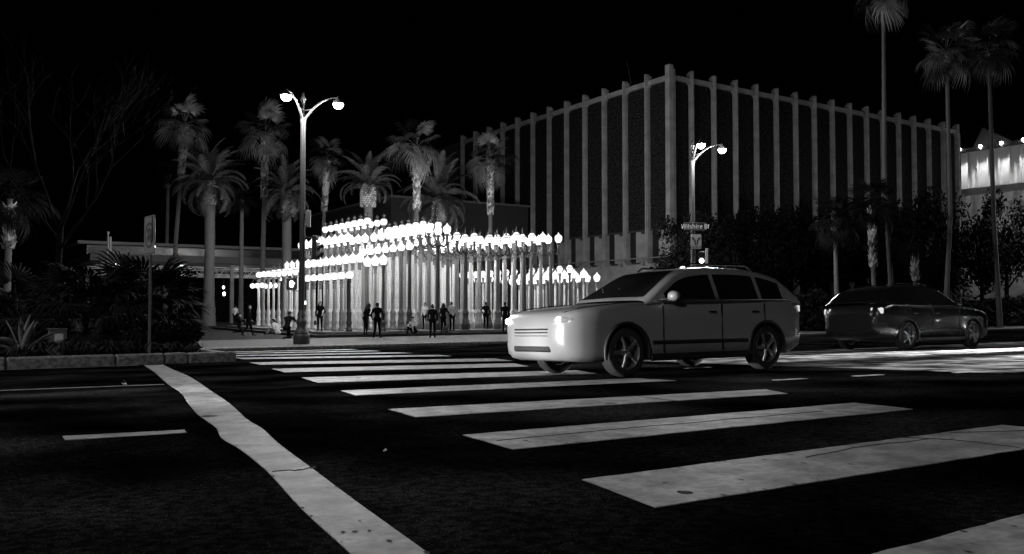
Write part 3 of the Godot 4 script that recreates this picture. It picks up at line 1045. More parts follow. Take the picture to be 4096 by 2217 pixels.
func installation() -> void:
	var us := [19.3, 21.4, 23.1, 25.0, 26.95, 29.3, 31.3, 33.4, 35.8, 37.9, 40.0]
	var names := ["leftmost row", "second row from the left", "third row from the left", "fourth row from the left", "fifth row from the left", "sixth row from the left", "seventh row from the left", "eighth row from the left", "low ninth row", "low tenth row", "low rightmost row"]
	var nth := ["front", "second", "third", "fourth", "fifth", "sixth", "seventh", "eighth", "ninth", "tenth", "eleventh", "twelfth", "thirteenth", "fourteenth", "fifteenth", "hindmost"]
	var first := [0, 0, 0, 0, 0, 0, 0, 0, 1, 2, 3]
	var protos := {}
	for k in 11:
		for n in range(first[k], 16):
			var kind := "acorn"
			var h := 5.9
			var r := 0.135
			var heads := 2
			match k:
				0:
					heads = 1
					r = 0.095
					kind = "globe" if n < 7 else "lantern" if n < 13 else "hanging"
					h = 3.2 if n < 7 else 3.75
				1:
					heads = 1
					r = 0.1
					h = 4.1 if n < 3 else 4.4
				2:
					kind = "oval" if n < 7 else "acorn"
					heads = 1 if n < 7 else 2
					h = 5.0 if n < 7 else 6.0
					r = 0.12
				3, 5:
					kind = "crown" if n > 7 else "acorn" if k == 3 else "lantern"
					h = 7.35 if n > 7 else 6.1 if k == 3 else 5.7
					heads = 2
				4:
					kind = "lantern"
					h = 5.75
				6:
					kind = "lantern"
					h = 5.95
				7:
					h = 5.9
				8:
					kind = "lantern"
					heads = 1
					r = 0.085
					h = 4.0
				9, 10:
					heads = 1
					r = 0.085
					h = 3.7 if k == 9 else 3.5
			var shade := "post paint"
			if n == 0:
				shade = "black paint" if k in [0, 1, 2, 3, 4, 6] else "dark post paint"
			elif n < 3 and k < 9:
				shade = "dark post paint" if (n + k) % 3 == 0 else "middle post paint"
			elif (n * 5 + k * 3) % 7 < 2:
				shade = "middle post paint"
			var id := "%s/%.2f/%d/%s" % [kind, h, heads, shade]
			var look := {"globe": "white globe", "oval": "oval globe", "acorn": "acorn globe", "lantern": "lantern", "crown": "crown-topped globe", "hanging": "hanging globe"}
			var label: String
			if n == 0:
				label = "%s lamp post with %s %s, front of %s" % ["dark" if shade in ["black paint", "dark post paint"] else "pale", "one" if heads == 1 else "two", look[kind] + ("" if heads == 1 else "s"), names[k]]
			else:
				label = "%s %s lamp post, %s from the plaza edge in %s" % ["single" if heads == 1 else "twin", look[kind], nth[n], names[k]]
			var where := at(us[k], 47.0 + 1.15 * n, PODIUM + 0.001)
			var turn := TURN + rng.randf_range(-0.04, 0.04)
			if protos.has(id):
				copy_of(protos[id], label, where, turn)
			else:
				var o := lamp_post(kind, h, r, mats[shade], heads, "lamp posts lit in close rows")
				o.position = where
				o.rotation.y = turn
				o.set_meta("label", label)
				protos[id] = o


# ---------------------------------------------------------------- palms
func fan_frond(seed_: int, droop: float) -> ArrayMesh:
	var r := RandomNumberGenerator.new()
	r.seed = seed_
	var m := Maker.new()
	m.tint = Color(1.5, 1.5, 1.5)
	var len := r.randf_range(0.95, 1.35)
	m.tube([Vector3(0, 0, 0), Vector3(len * 0.5, 0.06, 0), Vector3(len, -0.02 - 0.1 * droop, 0)], [0.03, 0.022, 0.015], 4, false)
	var c := Vector3(len, -0.02 - 0.1 * droop, 0)
	var d := Vector3(1, -0.2 - 0.35 * droop, 0).normalized()
	var s := Vector3(0, 0, 1)
	var up := s.cross(d)
	if up.y < 0.0:
		up = -up
	var count := 22
	for k in count:
		var a := lerpf(-2.05, 2.05, k / float(count - 1))
		var dir := (d * cos(a) + s * sin(a)).normalized()
		var side := (s * cos(a) - d * sin(a)).normalized()
		var reach := (1.12 - 0.16 * absf(a) / 2.0) * r.randf_range(0.88, 1.08)
		var fall := (0.22 + 0.5 * droop) * r.randf_range(0.7, 1.4)
		var p0 := c + dir * 0.06
		var p1 := c + dir * reach * 0.55 + up * 0.05 * cos(a * 3.0) - Vector3(0, fall * 0.12, 0)
		var p2 := c + dir * reach * 0.82 - Vector3(0, fall * 0.45, 0)
		var p3 := c + dir * reach * 0.95 - Vector3(0, fall * 1.0, 0) + side * r.randf_range(-0.04, 0.04)
		var w1 := side * 0.052
		var w2 := side * 0.03
		var g := r.randf_range(0.75, 1.3)
		m.tint = Color(g, g, g)
		var fold := up * 0.022
		m.quad(p0, p1 - w1, p1 + fold, p0 + fold * 0.3)
		m.quad(p0, p0 + fold * 0.3, p1 + fold, p1 + w1)
		m.quad(p1 - w1, p2 - w2, p2 + fold * 0.5, p1 + fold)
		m.quad(p1 + fold, p2 + fold * 0.5, p2 + w2, p1 + w1)
		m.tri(p2 - w2, p3, p2 + w2)
	return m.build()


func date_frond(seed_: int, droop: float) -> ArrayMesh:
	var r := RandomNumberGenerator.new()
	r.seed = seed_
	var m := Maker.new()
	var pts := []
	var rad := []
	var n := 16
	var p := Vector3.ZERO
	var ang := 0.25
	for k in n + 1:
		pts.append(p)
		rad.append(lerpf(0.055, 0.012, k / float(n)))
		p += Vector3(cos(ang), sin(ang), 0) * 0.235
		ang -= (0.045 + 0.11 * droop) * (0.5 + k / float(n))
	m.tint = Color(1.7, 1.7, 1.7)
	m.tube(pts, rad, 5, false)
	for k in range(1, 62):
		var f := k / 62.0 * n
		var i := int(f)
		var a: Vector3 = pts[i].lerp(pts[mini(i + 1, n)], f - i)
		var d: Vector3 = (pts[mini(i + 1, n)] - pts[maxi(i - 1, 0)]).normalized()
		var l := 0.52 * sin(PI * clampf(k / 62.0 * 0.86 + 0.12, 0.0, 1.0)) + 0.08
		for s in [-1.0, 1.0]:
			var g := r.randf_range(0.7, 1.35)
			m.tint = Color(g, g, g)
			var dir := (d * 0.62 + Vector3(0, r.randf_range(-0.45, 0.15), s * r.randf_range(0.75, 1.0))).normalized()
			var tip := a + dir * l - Vector3(0, l * 0.22, 0)
			var mid := a + dir * l * 0.5
			var w := d * 0.022
			m.tri(a - w, mid - w, mid + w)
			m.tri(a - w, mid + w, a + w)
			m.tri(mid - w, tip, mid + w)
	return m.build()


var fans := []
var dates := []


func trunk_mesh(bend: Array, radii: Array, rings: int, seg: int, ripple: float) -> Maker:
	var c := Curve3D.new()
	for q in bend:
		c.add_point(q)
	var m := Maker.new()
	var pts := []
	var rad := []
	for k in rings + 1:
		var t := k / float(rings)
		pts.append(c.sample_baked(t * c.get_baked_length(), true))
		var f := t * (radii.size() - 1)
		var i := mini(int(f), radii.size() - 2)
		rad.append(lerpf(radii[i], radii[i + 1], f - i) * (1.0 + (ripple if k % 2 == 0 else -ripple) * rng.randf_range(0.4, 1.4)))
	m.tube(pts, rad, seg)
	return m


func leaf_bases(m: Maker, top: Vector3, down: Vector3, length: float, r0: float, count: int, out_size: float, tall: float) -> void:
	# old leaf stubs that clothe the upper trunk in a spiral
	for k in count:
		var t := k / float(count)
		var a := k * 2.39996
		var c := top + down * length * t
		var d := Vector3(cos(a), 0, sin(a))
		var s := Vector3(-sin(a), 0, cos(a))
		var g := pow(rng.randf(), 1.5) * 1.9 + 0.15
		m.tint = Color(g, g, g)
		var b := c + d * r0
		var tip := b + d * out_size * rng.randf_range(0.6, 1.3) + Vector3(0, tall * rng.randf_range(0.7, 1.2), 0)
		var w := tall * 0.55
		m.tri(b - s * w, b + d * out_size * 0.6 + Vector3(0, -tall * 0.1, 0), tip)
		m.tri(b + d * out_size * 0.6 + Vector3(0, -tall * 0.1, 0), b + s * w, tip)
		m.tri(b + s * w, b - s * w, tip)
		m.tri(b - s * w, b + s * w, b + d * out_size * 0.6 + Vector3(0, -tall * 0.1, 0))


func fan_palm(label: String, base: Vector3, top: Vector3, r: float, fronds: int, shag: float, size := 1.0, lean_mid := Vector3.ZERO, dark := false) -> Node3D:
	var o := thing("fan_palm", label, "palm tree", base, 0.0, "fan palms")
	var up := top - base
	obj("trunk", trunk_mesh([Vector3.ZERO, up * 0.4 + lean_mid, up], [r * 1.35, r * 1.05, r, r * 0.9, r * 0.85], 46, 9, 0.05), mats["bark"], o)
	if shag > 0.0:
		var m := Maker.new()
		leaf_bases(m, up - Vector3(0, 0.4, 0), (lean_mid - up * 0.6).normalized(), shag, r * 0.95, int(shag * 26), 0.2, 0.36)
		var bm := obj("leaf_bases", m, mats["boot"], o)
		bm.set_meta("kind", "stuff")
	for k in fronds:
		var t := k / float(fronds)
		var el := lerpf(1.35, -0.7, pow(t, 0.85)) + rng.randf_range(-0.28, 0.28)
		var az := k * 2.39996 + rng.randf_range(-0.5, 0.5)
		var kind := clampi(int(t * 3.0), 0, 2)
		var mesh: ArrayMesh = fans[kind * 2 + (k % 2)]
		var sc := size * rng.randf_range(0.75, 1.2)
		var b := Basis(Vector3.UP, az) * Basis(Vector3(0, 0, 1), el) * Basis(Vector3(1, 0, 0), rng.randf_range(-0.5, 0.5))
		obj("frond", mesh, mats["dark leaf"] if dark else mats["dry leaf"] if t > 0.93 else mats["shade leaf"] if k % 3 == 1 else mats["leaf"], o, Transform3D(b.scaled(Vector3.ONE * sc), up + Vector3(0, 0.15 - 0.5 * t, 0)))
	return o


func date_palm(label: String, base: Vector3, height: float, r: float, fronds: int, lo: float, pineapple: bool, size := 1.0) -> Node3D:
	var o := thing("date_palm", label, "palm tree", base, 0.0, "feather-leaved date palms")
	obj("trunk", trunk_mesh([Vector3.ZERO, Vector3(0.05, height * 0.5, 0), Vector3(0, height - 1.1, 0)], [r * 1.5, r * 1.1, r, r, r, r * 1.05], 80, 14, 0.06), mats["bark"], o)
	var m := Maker.new()
	var rb := r * (1.7 if pineapple else 1.12)
	m.lathe([Vector2(r * 0.95, height - 2.25), Vector2(rb * 0.9, height - 2.2), Vector2(rb, height - 1.8), Vector2(rb, height - 0.9), Vector2(rb * 0.8, height - 0.2), Vector2(rb * 0.3, height + 0.2)], 16)
	obj("crown_base", m, mats["bark"], o)
	var st := Maker.new()
	for row in 13:
		for k in 16:
			var a := TAU * (k + 0.5 * (row % 2)) / 16.0 + row * 0.05
			var y := height - 2.15 + row * 0.165
			var d := Vector3(cos(a), 0, sin(a))
			var s := Vector3(-sin(a), 0, cos(a))
			var c := d * rb * (0.97 if row < 9 else 0.97 - 0.06 * (row - 8)) + Vector3(0, y, 0)
			var w := rb * 0.2
			var g := pow(rng.randf(), 1.2) * 1.7 + 0.15
			st.tint = Color(g, g, g)
			var tip := c + d * 0.11 + Vector3(0, 0.05, 0)
			for q in [[-s * w, Vector3(0, -0.09, 0)], [Vector3(0, -0.09, 0), s * w], [s * w, Vector3(0, 0.1, 0)], [Vector3(0, 0.1, 0), -s * w]]:
				st.tri(c + q[0], c + q[1], tip)
	var so := obj("leaf_stubs", st, mats["boot"], o)
	so.set_meta("kind", "stuff")
	for k in fronds:
		var t := k / float(fronds)
		var el := lerpf(1.4, lo, pow(t, 0.9)) + rng.randf_range(-0.12, 0.12)
		var az := k * 2.39996 + rng.randf_range(-0.25, 0.25)
		var mesh: ArrayMesh = dates[clampi(int(t * 3.0), 0, 2) * 2 + (k % 2)]
		var b := Basis(Vector3.UP, az) * Basis(Vector3(0, 0, 1), el) * Basis(Vector3(1, 0, 0), rng.randf_range(-0.4, 0.4))
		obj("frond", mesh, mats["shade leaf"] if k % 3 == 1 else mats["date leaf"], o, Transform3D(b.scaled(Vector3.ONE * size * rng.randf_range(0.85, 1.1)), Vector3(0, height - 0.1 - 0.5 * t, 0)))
	return o


func from_left(px: float, z: float) -> float:
	return (px - 1287.5) / 2200.0 * z


func palms() -> void:
	var bt := StandardMaterial3D.new()
	bt.resource_name = "leaf stub"
	bt.albedo_color = Color(0.5, 0.5, 0.5).linear_to_srgb()
	bt.vertex_color_use_as_albedo = true
	bt.roughness = 0.85
	mats["boot"] = bt
	for k in 6:
		fans.append(fan_frond(11 + k, [0.2, 0.7, 1.3][k / 2]))
		dates.append(date_frond(31 + k, [0.35, 0.8, 1.25][k / 2]))
	fan_palm("slim fan palm with shaggy collar, tallest of the palms left of the street lamp", Vector3(-30.8, 0, -80), Vector3(-30.1, 18.4, -80), 0.19, 25, 4.6, 1.2, Vector3(-0.3, 0, 0))
	fan_palm("tall fan palm with long pale leaf-base collar just left of the street lamp", Vector3(-24.3, 0, -85), Vector3(-24.1, 18.6, -85), 0.23, 25, 6.0, 1.3)
	fan_palm("leaning slim fan palm just right of the street lamp pole", Vector3(-19.5, 0, -88), Vector3(-18.7, 16.6, -88), 0.19, 20, 5.0, 1.1)
	fan_palm("fan palm with bright scaly trunk standing above the middle of the lamp field", Vector3(-8.7, 0, -80), Vector3(-8.75, 16.4, -80), 0.22, 27, 5.6, 1.2)
	fan_palm("fan palm with scaly collar standing nearest the museum's dark side", Vector3(-2.1, 0, -85), Vector3(-2.1, 16.1, -85), 0.21, 23, 5.2, 1.15)
	fan_palm("thin bare-trunked fan palm between the two thick date palms at left", Vector3(-25.4, 0, -82), Vector3(-25.4, 11.8, -82), 0.2, 22, 0.0, 0.7, Vector3.ZERO, true)
	fan_palm("dim thin fan palm farthest left behind the turn sign", Vector3(-37.6, 0, -95), Vector3(-37.5, 16.2, -95), 0.2, 24, 1.2, 0.9, Vector3.ZERO, true)
	fan_palm("dim slim palm trunk seen between pineapple palm and middle fan palm", Vector3(-13.6, 0, -100), Vector3(-13.5, 13.0, -100), 0.3, 20, 0.0, 0.8, Vector3.ZERO, true)
	date_palm("thick date palm with drooping fronds over the open plaza", Vector3(-26.7, 0, -77), 12.9, 0.44, 60, -0.6, false, 1.08)
	date_palm("thick ring-trunked date palm behind the street lamp pole", Vector3(-21.2, 0, -82), 12.7, 0.43, 54, -0.55, false, 1.0)
	date_palm("date palm with swollen pineapple-like crown base above the lamps", Vector3(-13.2, 0, -80), 13.0, 0.4, 40, 0.12, true, 1.0)
	date_palm("wide dim date palm with long arching fronds left of museum", Vector3(-7.0, 0, -82), 12.0, 0.45, 50, -0.4, false, 1.25)
	fan_palm("rough-barked short fan palm at the far left edge", Vector3(-26.0, 0, -45), Vector3(-25.9, 7.2, -45), 0.17, 26, 2.2, 0.9, Vector3.ZERO, true)


func leaf_cloud(seed_: int, lobes: int, count: int, spread: Vector3, leaf: float) -> ArrayMesh:
	var r := RandomNumberGenerator.new()
	r.seed = seed_
	var m := Maker.new()
	for i in lobes:
		var c := Vector3(r.randf_range(-1, 1), r.randf_range(-0.8, 1.0), r.randf_range(-1, 1)) * spread * 0.75
		var size := r.randf_range(0.3, 0.55)
		for k in count / lobes:
			var d := Vector3(r.randfn(), r.randfn(), r.randfn()).normalized() * pow(r.randf(), 0.45)
			var p := c + d * spread * size
			var a := Vector3(r.randfn(), r.randfn() - 0.4, r.randfn()).normalized()
			var s := a.cross(Vector3(r.randfn(), r.randfn(), r.randfn())).normalized()
			var l := leaf * r.randf_range(0.6, 1.4)
			var g := r.randf_range(0.5, 1.6)
			m.tint = Color(g, g, g)
			m.tri(p, p + a * l * 0.5 + s * l * 0.2, p + a * l)
			m.tri(p, p + a * l, p + a * l * 0.5 - s * l * 0.2)
	return m.build()


func branches(m: Maker, p: Vector3, d: Vector3, r: float, len: float, depth: int, g: RandomNumberGenerator, spread := 0.5) -> void:
	var pts := [p]
	var rad := [r]
	var q := p
	for k in 4:
		q += (d + Vector3(g.randf_range(-0.12, 0.12), 0.05, g.randf_range(-0.12, 0.12))).normalized() * len / 4.0
		pts.append(q)
		rad.append(r * (1.0 - 0.1 * (k + 1)))
	m.tube(pts, rad, 7 if depth > 2 else 5, false)
	if depth == 0:
		return
	for k in (3 if depth > 2 else 2):
		var nd := (d + Vector3(g.randfn(), g.randf_range(-0.1, 0.5), g.randfn()) * spread).normalized()
		branches(m, pts[-1 - (k % 2)], nd, r * 0.58, len * 0.78, depth - 1, g, spread)


func bushy_tree(label: String, where: Vector3, mesh: ArrayMesh, height: float, width: float) -> void:
	var o := thing("bushy_tree", label, "tree", where, rng.randf() * TAU, "dark trees before the museum")
	var m := Maker.new()
	m.tube([Vector3(0, -0.1, 0), Vector3(0.1, height * 0.3, 0), Vector3(-0.05, height * 0.7, 0.1)], [0.22, 0.17, 0.07], 8)
	for k in 5:
		var a := TAU * k / 5.0
		m.tube([Vector3(0.05, height * (0.25 + 0.07 * k), 0), Vector3(cos(a) * width * 0.3, height * (0.45 + 0.07 * k), sin(a) * width * 0.3)], [0.09, 0.03], 5)
	obj("trunk", m, mats["dim bark"], o)
	obj("crown", mesh, mats["dark leaf"], o, Transform3D(Basis().scaled(Vector3(width, height * 0.75, width)), Vector3(0, height * 0.58, 0)))


func right_planting() -> void:
	fan_palm("very tall fan palm whose drooping crown leaves the top of the picture", Vector3(28.0, 0, -64.3), Vector3(27.5, 25.3, -64), 0.16, 30, 0.6, 1.1, Vector3(-0.35, 1.0, 0))
	fan_palm("very tall fan palm before the right end of the museum's fins", Vector3(32.6, 0, -66), Vector3(33.1, 21.0, -66), 0.16, 28, 0.5, 1.05, Vector3(0.35, 0, 0))
	fan_palm("very tall fan palm in front of the floodlit gallery wall", Vector3(39.0, 0, -70), Vector3(38.5, 22.4, -70), 0.17, 28, 0.6, 1.1, Vector3(-0.15, 0, 0))
	fan_palm("low fan palm with pale trunk behind the passing car's tail", Vector3(22.3, 0, -60), Vector3(22.2, 7.6, -60), 0.15, 30, 1.0, 0.85, Vector3.ZERO, true)
	fan_palm("low fan palm with scaly trunk left of the tallest palm", Vector3(25.9, 0, -62.5), Vector3(25.8, 9.0, -62.5), 0.17, 30, 4.2, 0.85, Vector3.ZERO, true)
	fan_palm("low fan palm with dim trunk right of the tallest palm", Vector3(30.5, 0, -66), Vector3(30.4, 7.0, -66), 0.16, 26, 3.0, 0.8, Vector3.ZERO, true)
	var clouds := [leaf_cloud(3, 16, 6500, Vector3.ONE * 0.5, 0.05), leaf_cloud(4, 13, 6500, Vector3.ONE * 0.5, 0.05), leaf_cloud(5, 18, 6500, Vector3.ONE * 0.5, 0.055)]
	var rows := [[49.5, 49, 9.3, 6.0, "dark tree covering the foot of the museum's second fin"], [54.0, 53, 9.8, 7.0, "dark round tree behind the street name sign"], [59.0, 52, 10.6, 7.5, "dark broad tree before the museum's fifth and sixth fins"], [64.0, 53, 11.0, 7.0, "dark tree behind the low scaly-trunked palm"], [69.5, 54, 11.8, 7.5, "dark tree at the foot of the tallest palm"], [75.0, 53, 12.4, 8.0, "dark tree behind the low dim-trunked palm"], [81.0, 54, 12.8, 8.0, "dark wide tree before the museum's last fins"], [87.0, 55, 12.8, 8.0, "dark tree at the museum's far right end"]]
	for k in rows.size():
		var q: Array = rows[k]
		bushy_tree(q[4], at(q[0], q[1]), clouds[k % 3], q[2], q[3])
	var spiky := [[80.0, 42.0, 12.5, 6.0, "tallest ragged dark tree at the very right edge of the picture"], [70.0, 42.5, 12.0, 5.5, "tall ragged dark tree silhouetted against the floodlit gallery"], [76.0, 42.0, 9.5, 5.5, "ragged dark tree at the right edge before the lit wall"], [66.0, 40.5, 7.5, 4.5, "smaller dark tree left of the lit lower gallery wall"]]
	for k in spiky.size():
		var q: Array = spiky[k]
		bushy_tree(q[4], at(q[0], q[1]), clouds[(k + 1) % 3], q[2], q[3])
	var hedge := leaf_cloud(9, 24, 6000, Vector3(0.5, 0.5, 0.5), 0.07)
	for k in 9:
		var o := obj("hedge_bush", hedge, mats["dark leaf"], self, Transform3D(Basis(Vector3.UP, k * 1.3).scaled(Vector3(5.6, 2.5 + 0.5 * (k % 3), 3.4)), at(40.0 + 5.0 * k, 40.5 + 0.8 * (k % 2), 1.0)))
		tag(o, "low dark bush, %s from the left in the hedge behind the kerb" % ["first", "second", "third", "fourth", "fifth", "sixth", "seventh", "eighth", "ninth"][k], "bush", "hedge bushes")


func left_planting() -> void:
	var g := RandomNumberGenerator.new()
	g.seed = 44
	var y := road_y(25.5) + 0.16
	var o := thing("bare_tree", "tall bare-branched tree with pale forked trunk in the left planting", "tree", Vector3(-15.6, 0.0, -30))
	var m := Maker.new()
	m.tube([Vector3(0, -0.1, 0), Vector3(0.05, 1.5, 0), Vector3(0.02, 3.0, 0), Vector3(0.08, 4.4, 0)], [0.17, 0.125, 0.11, 0.1], 10)
	obj("trunk", m, mats["dim bark"], o)
	var lims := [[Vector3(0.55, 1, 0.1), 4.2], [Vector3(-0.35, 1, 0.2), 4.2], [Vector3(0.1, 1, -0.3), 4.3], [Vector3(0.9, 0.9, 0.2), 3.6], [Vector3(-0.7, 0.8, 0.0), 3.9]]
	for q in lims:
		var b := Maker.new()
		branches(b, Vector3(0.06, q[1], 0), (q[0] as Vector3).normalized(), 0.05, 2.3, 4, g, 0.45)
		obj("limb", b, mats["dim bark"], o)
	# thin pole in the shrubs
	var pole := thing("thin_pole", "thin upright metal pole among the dark shrubs at left", "pole", Vector3(-16.2, 0, -35.0))
	var pm := Maker.new()
	pm.tube([Vector3.ZERO, Vector3(0, 4.6, 0)], [0.035, 0.03], 8)
	obj("shaft", pm, mats["pale steel"], pole)
	var pc := Maker.new()
	pc.ball(Vector3(0, 4.62, 0), Vector3(0.05, 0.05, 0.05), 8, 6)
	obj("cap", pc, mats["pale steel"], pole)
	# agaves: thick tapering leaves, each a part
	var leaf := func(bend: float, l: float) -> ArrayMesh:
		var a := Maker.new()
		var rows := []
		for k in 9:
			var t := k / 8.0
			var w := 0.085 * sin(PI * clampf(0.22 + 0.78 * t, 0, 1)) + 0.004
			var p := Vector3(l * t * cos(0.3 * bend * t), l * (0.55 * t - bend * t * t), 0)
			rows.append(PackedVector3Array([p + Vector3(0, w * 0.5, -w), p + Vector3(0, -0.015, -w * 0.55), p + Vector3(0, -0.03, 0), p + Vector3(0, -0.015, w * 0.55), p + Vector3(0, w * 0.5, w), p + Vector3(0, w * 0.12, 0)]))
		a.grid(rows)
		return a.build()
	var leaves := [leaf.call(0.1, 0.75), leaf.call(0.55, 0.95), leaf.call(0.85, 1.05), leaf.call(0.35, 0.85)]
	var spots := [[1.6, 24.6, 1.15, "big agave with pale curling leaves at the left end of the island"], [0.0, 24.0, 0.8, "smaller agave by the kerb at the left edge"], [2.9, 27.5, 0.9, "upright agave behind the big pale-leaved agave"]]
	for s in spots:
		var a := thing("agave", s[3], "plant", at(s[0], s[1], road_y(s[1]) + 0.17), 0.0, "agaves in the planted island")
		for k in 17:
			var t := k / 17.0
			var b := Basis(Vector3.UP, k * 2.39996) * Basis(Vector3(0, 0, 1), lerpf(1.0, -0.15, t))
			obj("leaf", leaves[0] if t < 0.3 else leaves[1 + k % 3], mats["agave leaf"], a, Transform3D(b.scaled(Vector3.ONE * s[2] * g.randf_range(0.85, 1.1)), Vector3(0, 0.08, 0)))
	# clumping fan palms
	var clumps := [[3.1, 25.6, 1.0, 34, "left half of the dark clumping fan palm by the turn sign"], [4.6, 26.3, 1.05, 34, "right clumping fan palm just behind the turn sign post"], [2.0, 28.0, 0.9, 24, "clumping fan palm half hidden behind the agaves"], [5.3, 27.8, 0.85, 24, "low clumping fan palm at the island's plaza end"]]
	for c in clumps:
		var p := thing("fan_palm_bush", c[4], "bush", at(c[0], c[1], road_y(c[1]) + 0.17), 0.0, "clumping fan palms")
		var st := Maker.new()
		for k in 4:
			var a := TAU * k / 4.0
			st.tube([Vector3(cos(a) * 0.15, -0.05, sin(a) * 0.15), Vector3(cos(a) * 0.4, 1.0, sin(a) * 0.4)], [0.11, 0.09], 8)
		obj("stem", st, mats["bark"], p)
		for k in c[3]:
			var t: float = k / float(c[3])
			var a: float = k * 2.39996
			var b := Basis(Vector3.UP, a) * Basis(Vector3(0, 0, 1), lerpf(1.3, -0.5, t) + g.randf_range(-0.2, 0.2))
			var hub := Vector3(cos(a) * 0.35, 1.25 - 0.75 * t, sin(a) * 0.35)
			obj("frond", fans[clampi(int(t * 3), 0, 1) * 2 + k % 2], mats["dark leaf"], p, Transform3D(b.scaled(Vector3.ONE * c[2] * g.randf_range(0.6, 0.85)), hub))
	var bush := leaf_cloud(21, 14, 2600, Vector3(0.5, 0.5, 0.5), 0.16)
	var low := [[-1.0, 26.5, 1.6, "dark leafy shrub at the far left behind the agaves"], [1.2, 30.0, 2.2, "dark leafy shrub under the bare tree"], [4.2, 30.5, 2.0, "dark leafy shrub behind the clumping fan palms"], [-3.5, 29.0, 2.6, "large dark shrub at the left picture edge"], [5.3, 25.0, 0.9, "low dark shrub at the island's rounded end"]]
	for q in low:
		var b := obj("shrub", bush, mats["dark leaf"], self, Transform3D(Basis(Vector3.UP, q[0]).scaled(Vector3(q[2] * 1.3, q[2], q[2] * 1.3)), at(q[0], q[1], road_y(q[1]) + 0.15 + q[2] * 0.36)))
		tag(b, q[3], "shrub", "shrubs in the planted island")
	# strap-leaved clumps along the kerb
	var straps := Maker.new()
	for k in 46:
		var a := k * 2.39996
		var d := Vector3(cos(a), 0, sin(a))
		var s := Vector3(-sin(a), 0, cos(a)) * 0.014
		var h := g.randf_range(0.2, 0.36)
		var l := g.randf_range(0.16, 0.36)
		var p1 := d * l * 0.35 + Vector3(0, h, 0)
		var p2 := d * l * 0.8 + Vector3(0, h * 0.95, 0)
		var p3 := d * l * 1.15 + Vector3(0, h * 0.55, 0)
		var q := g.randf_range(0.6, 1.5)
		straps.tint = Color(q, q, q)
		straps.quad(-s, p1 - s, p1 + s, s)
		straps.quad(p1 - s, p2 - s, p2 + s, p1 + s)
		straps.tri(p2 - s, p3, p2 + s)
	var strap_mesh := straps.build()
	var ord := ["first", "second", "third", "fourth", "fifth", "sixth", "seventh", "eighth", "ninth", "tenth", "eleventh"]
	for k in 11:
		var u := 0.4 + 0.5 * k
		var v := 23.55 + 0.35 * (k % 2) + g.randf_range(-0.1, 0.1)
		var b := obj("strap_leaf_clump", strap_mesh, mats["strap leaf"], self, Transform3D(Basis(Vector3.UP, k * 1.1).scaled(Vector3.ONE * g.randf_range(0.9, 1.35)), at(u, v, road_y(v) + 0.16)))
		tag(b, "strap-leaved clump behind the island kerb, %s from the left" % ord[k], "plant", "strap-leaved clumps")
	# small cabinet among the shrubs
	var cab := thing("utility_cabinet", "small pale utility cabinet among the shrubs left of the turn sign", "cabinet", at(2.4, 25.2, road_y(25.2) + 0.16), TURN)
	var cb := Maker.new()
	cb.box(Vector3(0, 0.36, 0), Vector3(0.42, 0.72, 0.32), Basis(), 0.02)
	obj("body", cb, grey(0.12, 0.6, 0.0, "cabinet paint"), cab)
	var lid := Maker.new()
	lid.box(Vector3(0, 0.745, 0), Vector3(0.46, 0.05, 0.36), Basis(), 0.015)
	obj("lid", lid, grey(0.12, 0.6, 0.0, "cabinet paint"), cab)
	var plate := Maker.new()
	plate.box(Vector3(0.02, 0.5, 0.165), Vector3(0.2, 0.26, 0.008))
	obj("notice", plate, grey(0.6, 0.6, 0.0, "white notice"), cab)


# ---------------------------------------------------------------- cars
const ROOF := [[1.08, 1.05], [0.75, 1.24], [0.28, 1.49], [-0.2, 1.575], [-0.9, 1.59], [-1.5, 1.55], [-1.95, 1.43], [-2.28, 1.13]]


func roof_y(x: float) -> float:
	for k in ROOF.size() - 1:
		if x <= ROOF[k][0] and x >= ROOF[k + 1][0]:
			var t: float = (ROOF[k][0] - x) / (ROOF[k][0] - ROOF[k + 1][0])
			var a: float = ROOF[maxi(k - 1, 0)][1]
			var b: float = ROOF[k][1]
			var c: float = ROOF[k + 1][1]
			var d: float = ROOF[mini(k + 2, ROOF.size() - 1)][1]
			return cubic_interpolate(b, c, a, d, t) if k > 0 and k < ROOF.size() - 2 else lerpf(b, c, t)
	return 1.05


func side_z(y: float) -> float:
	return lerpf(0.875, 0.64, clampf((y - 1.02) / 0.56, 0.0, 1.0))


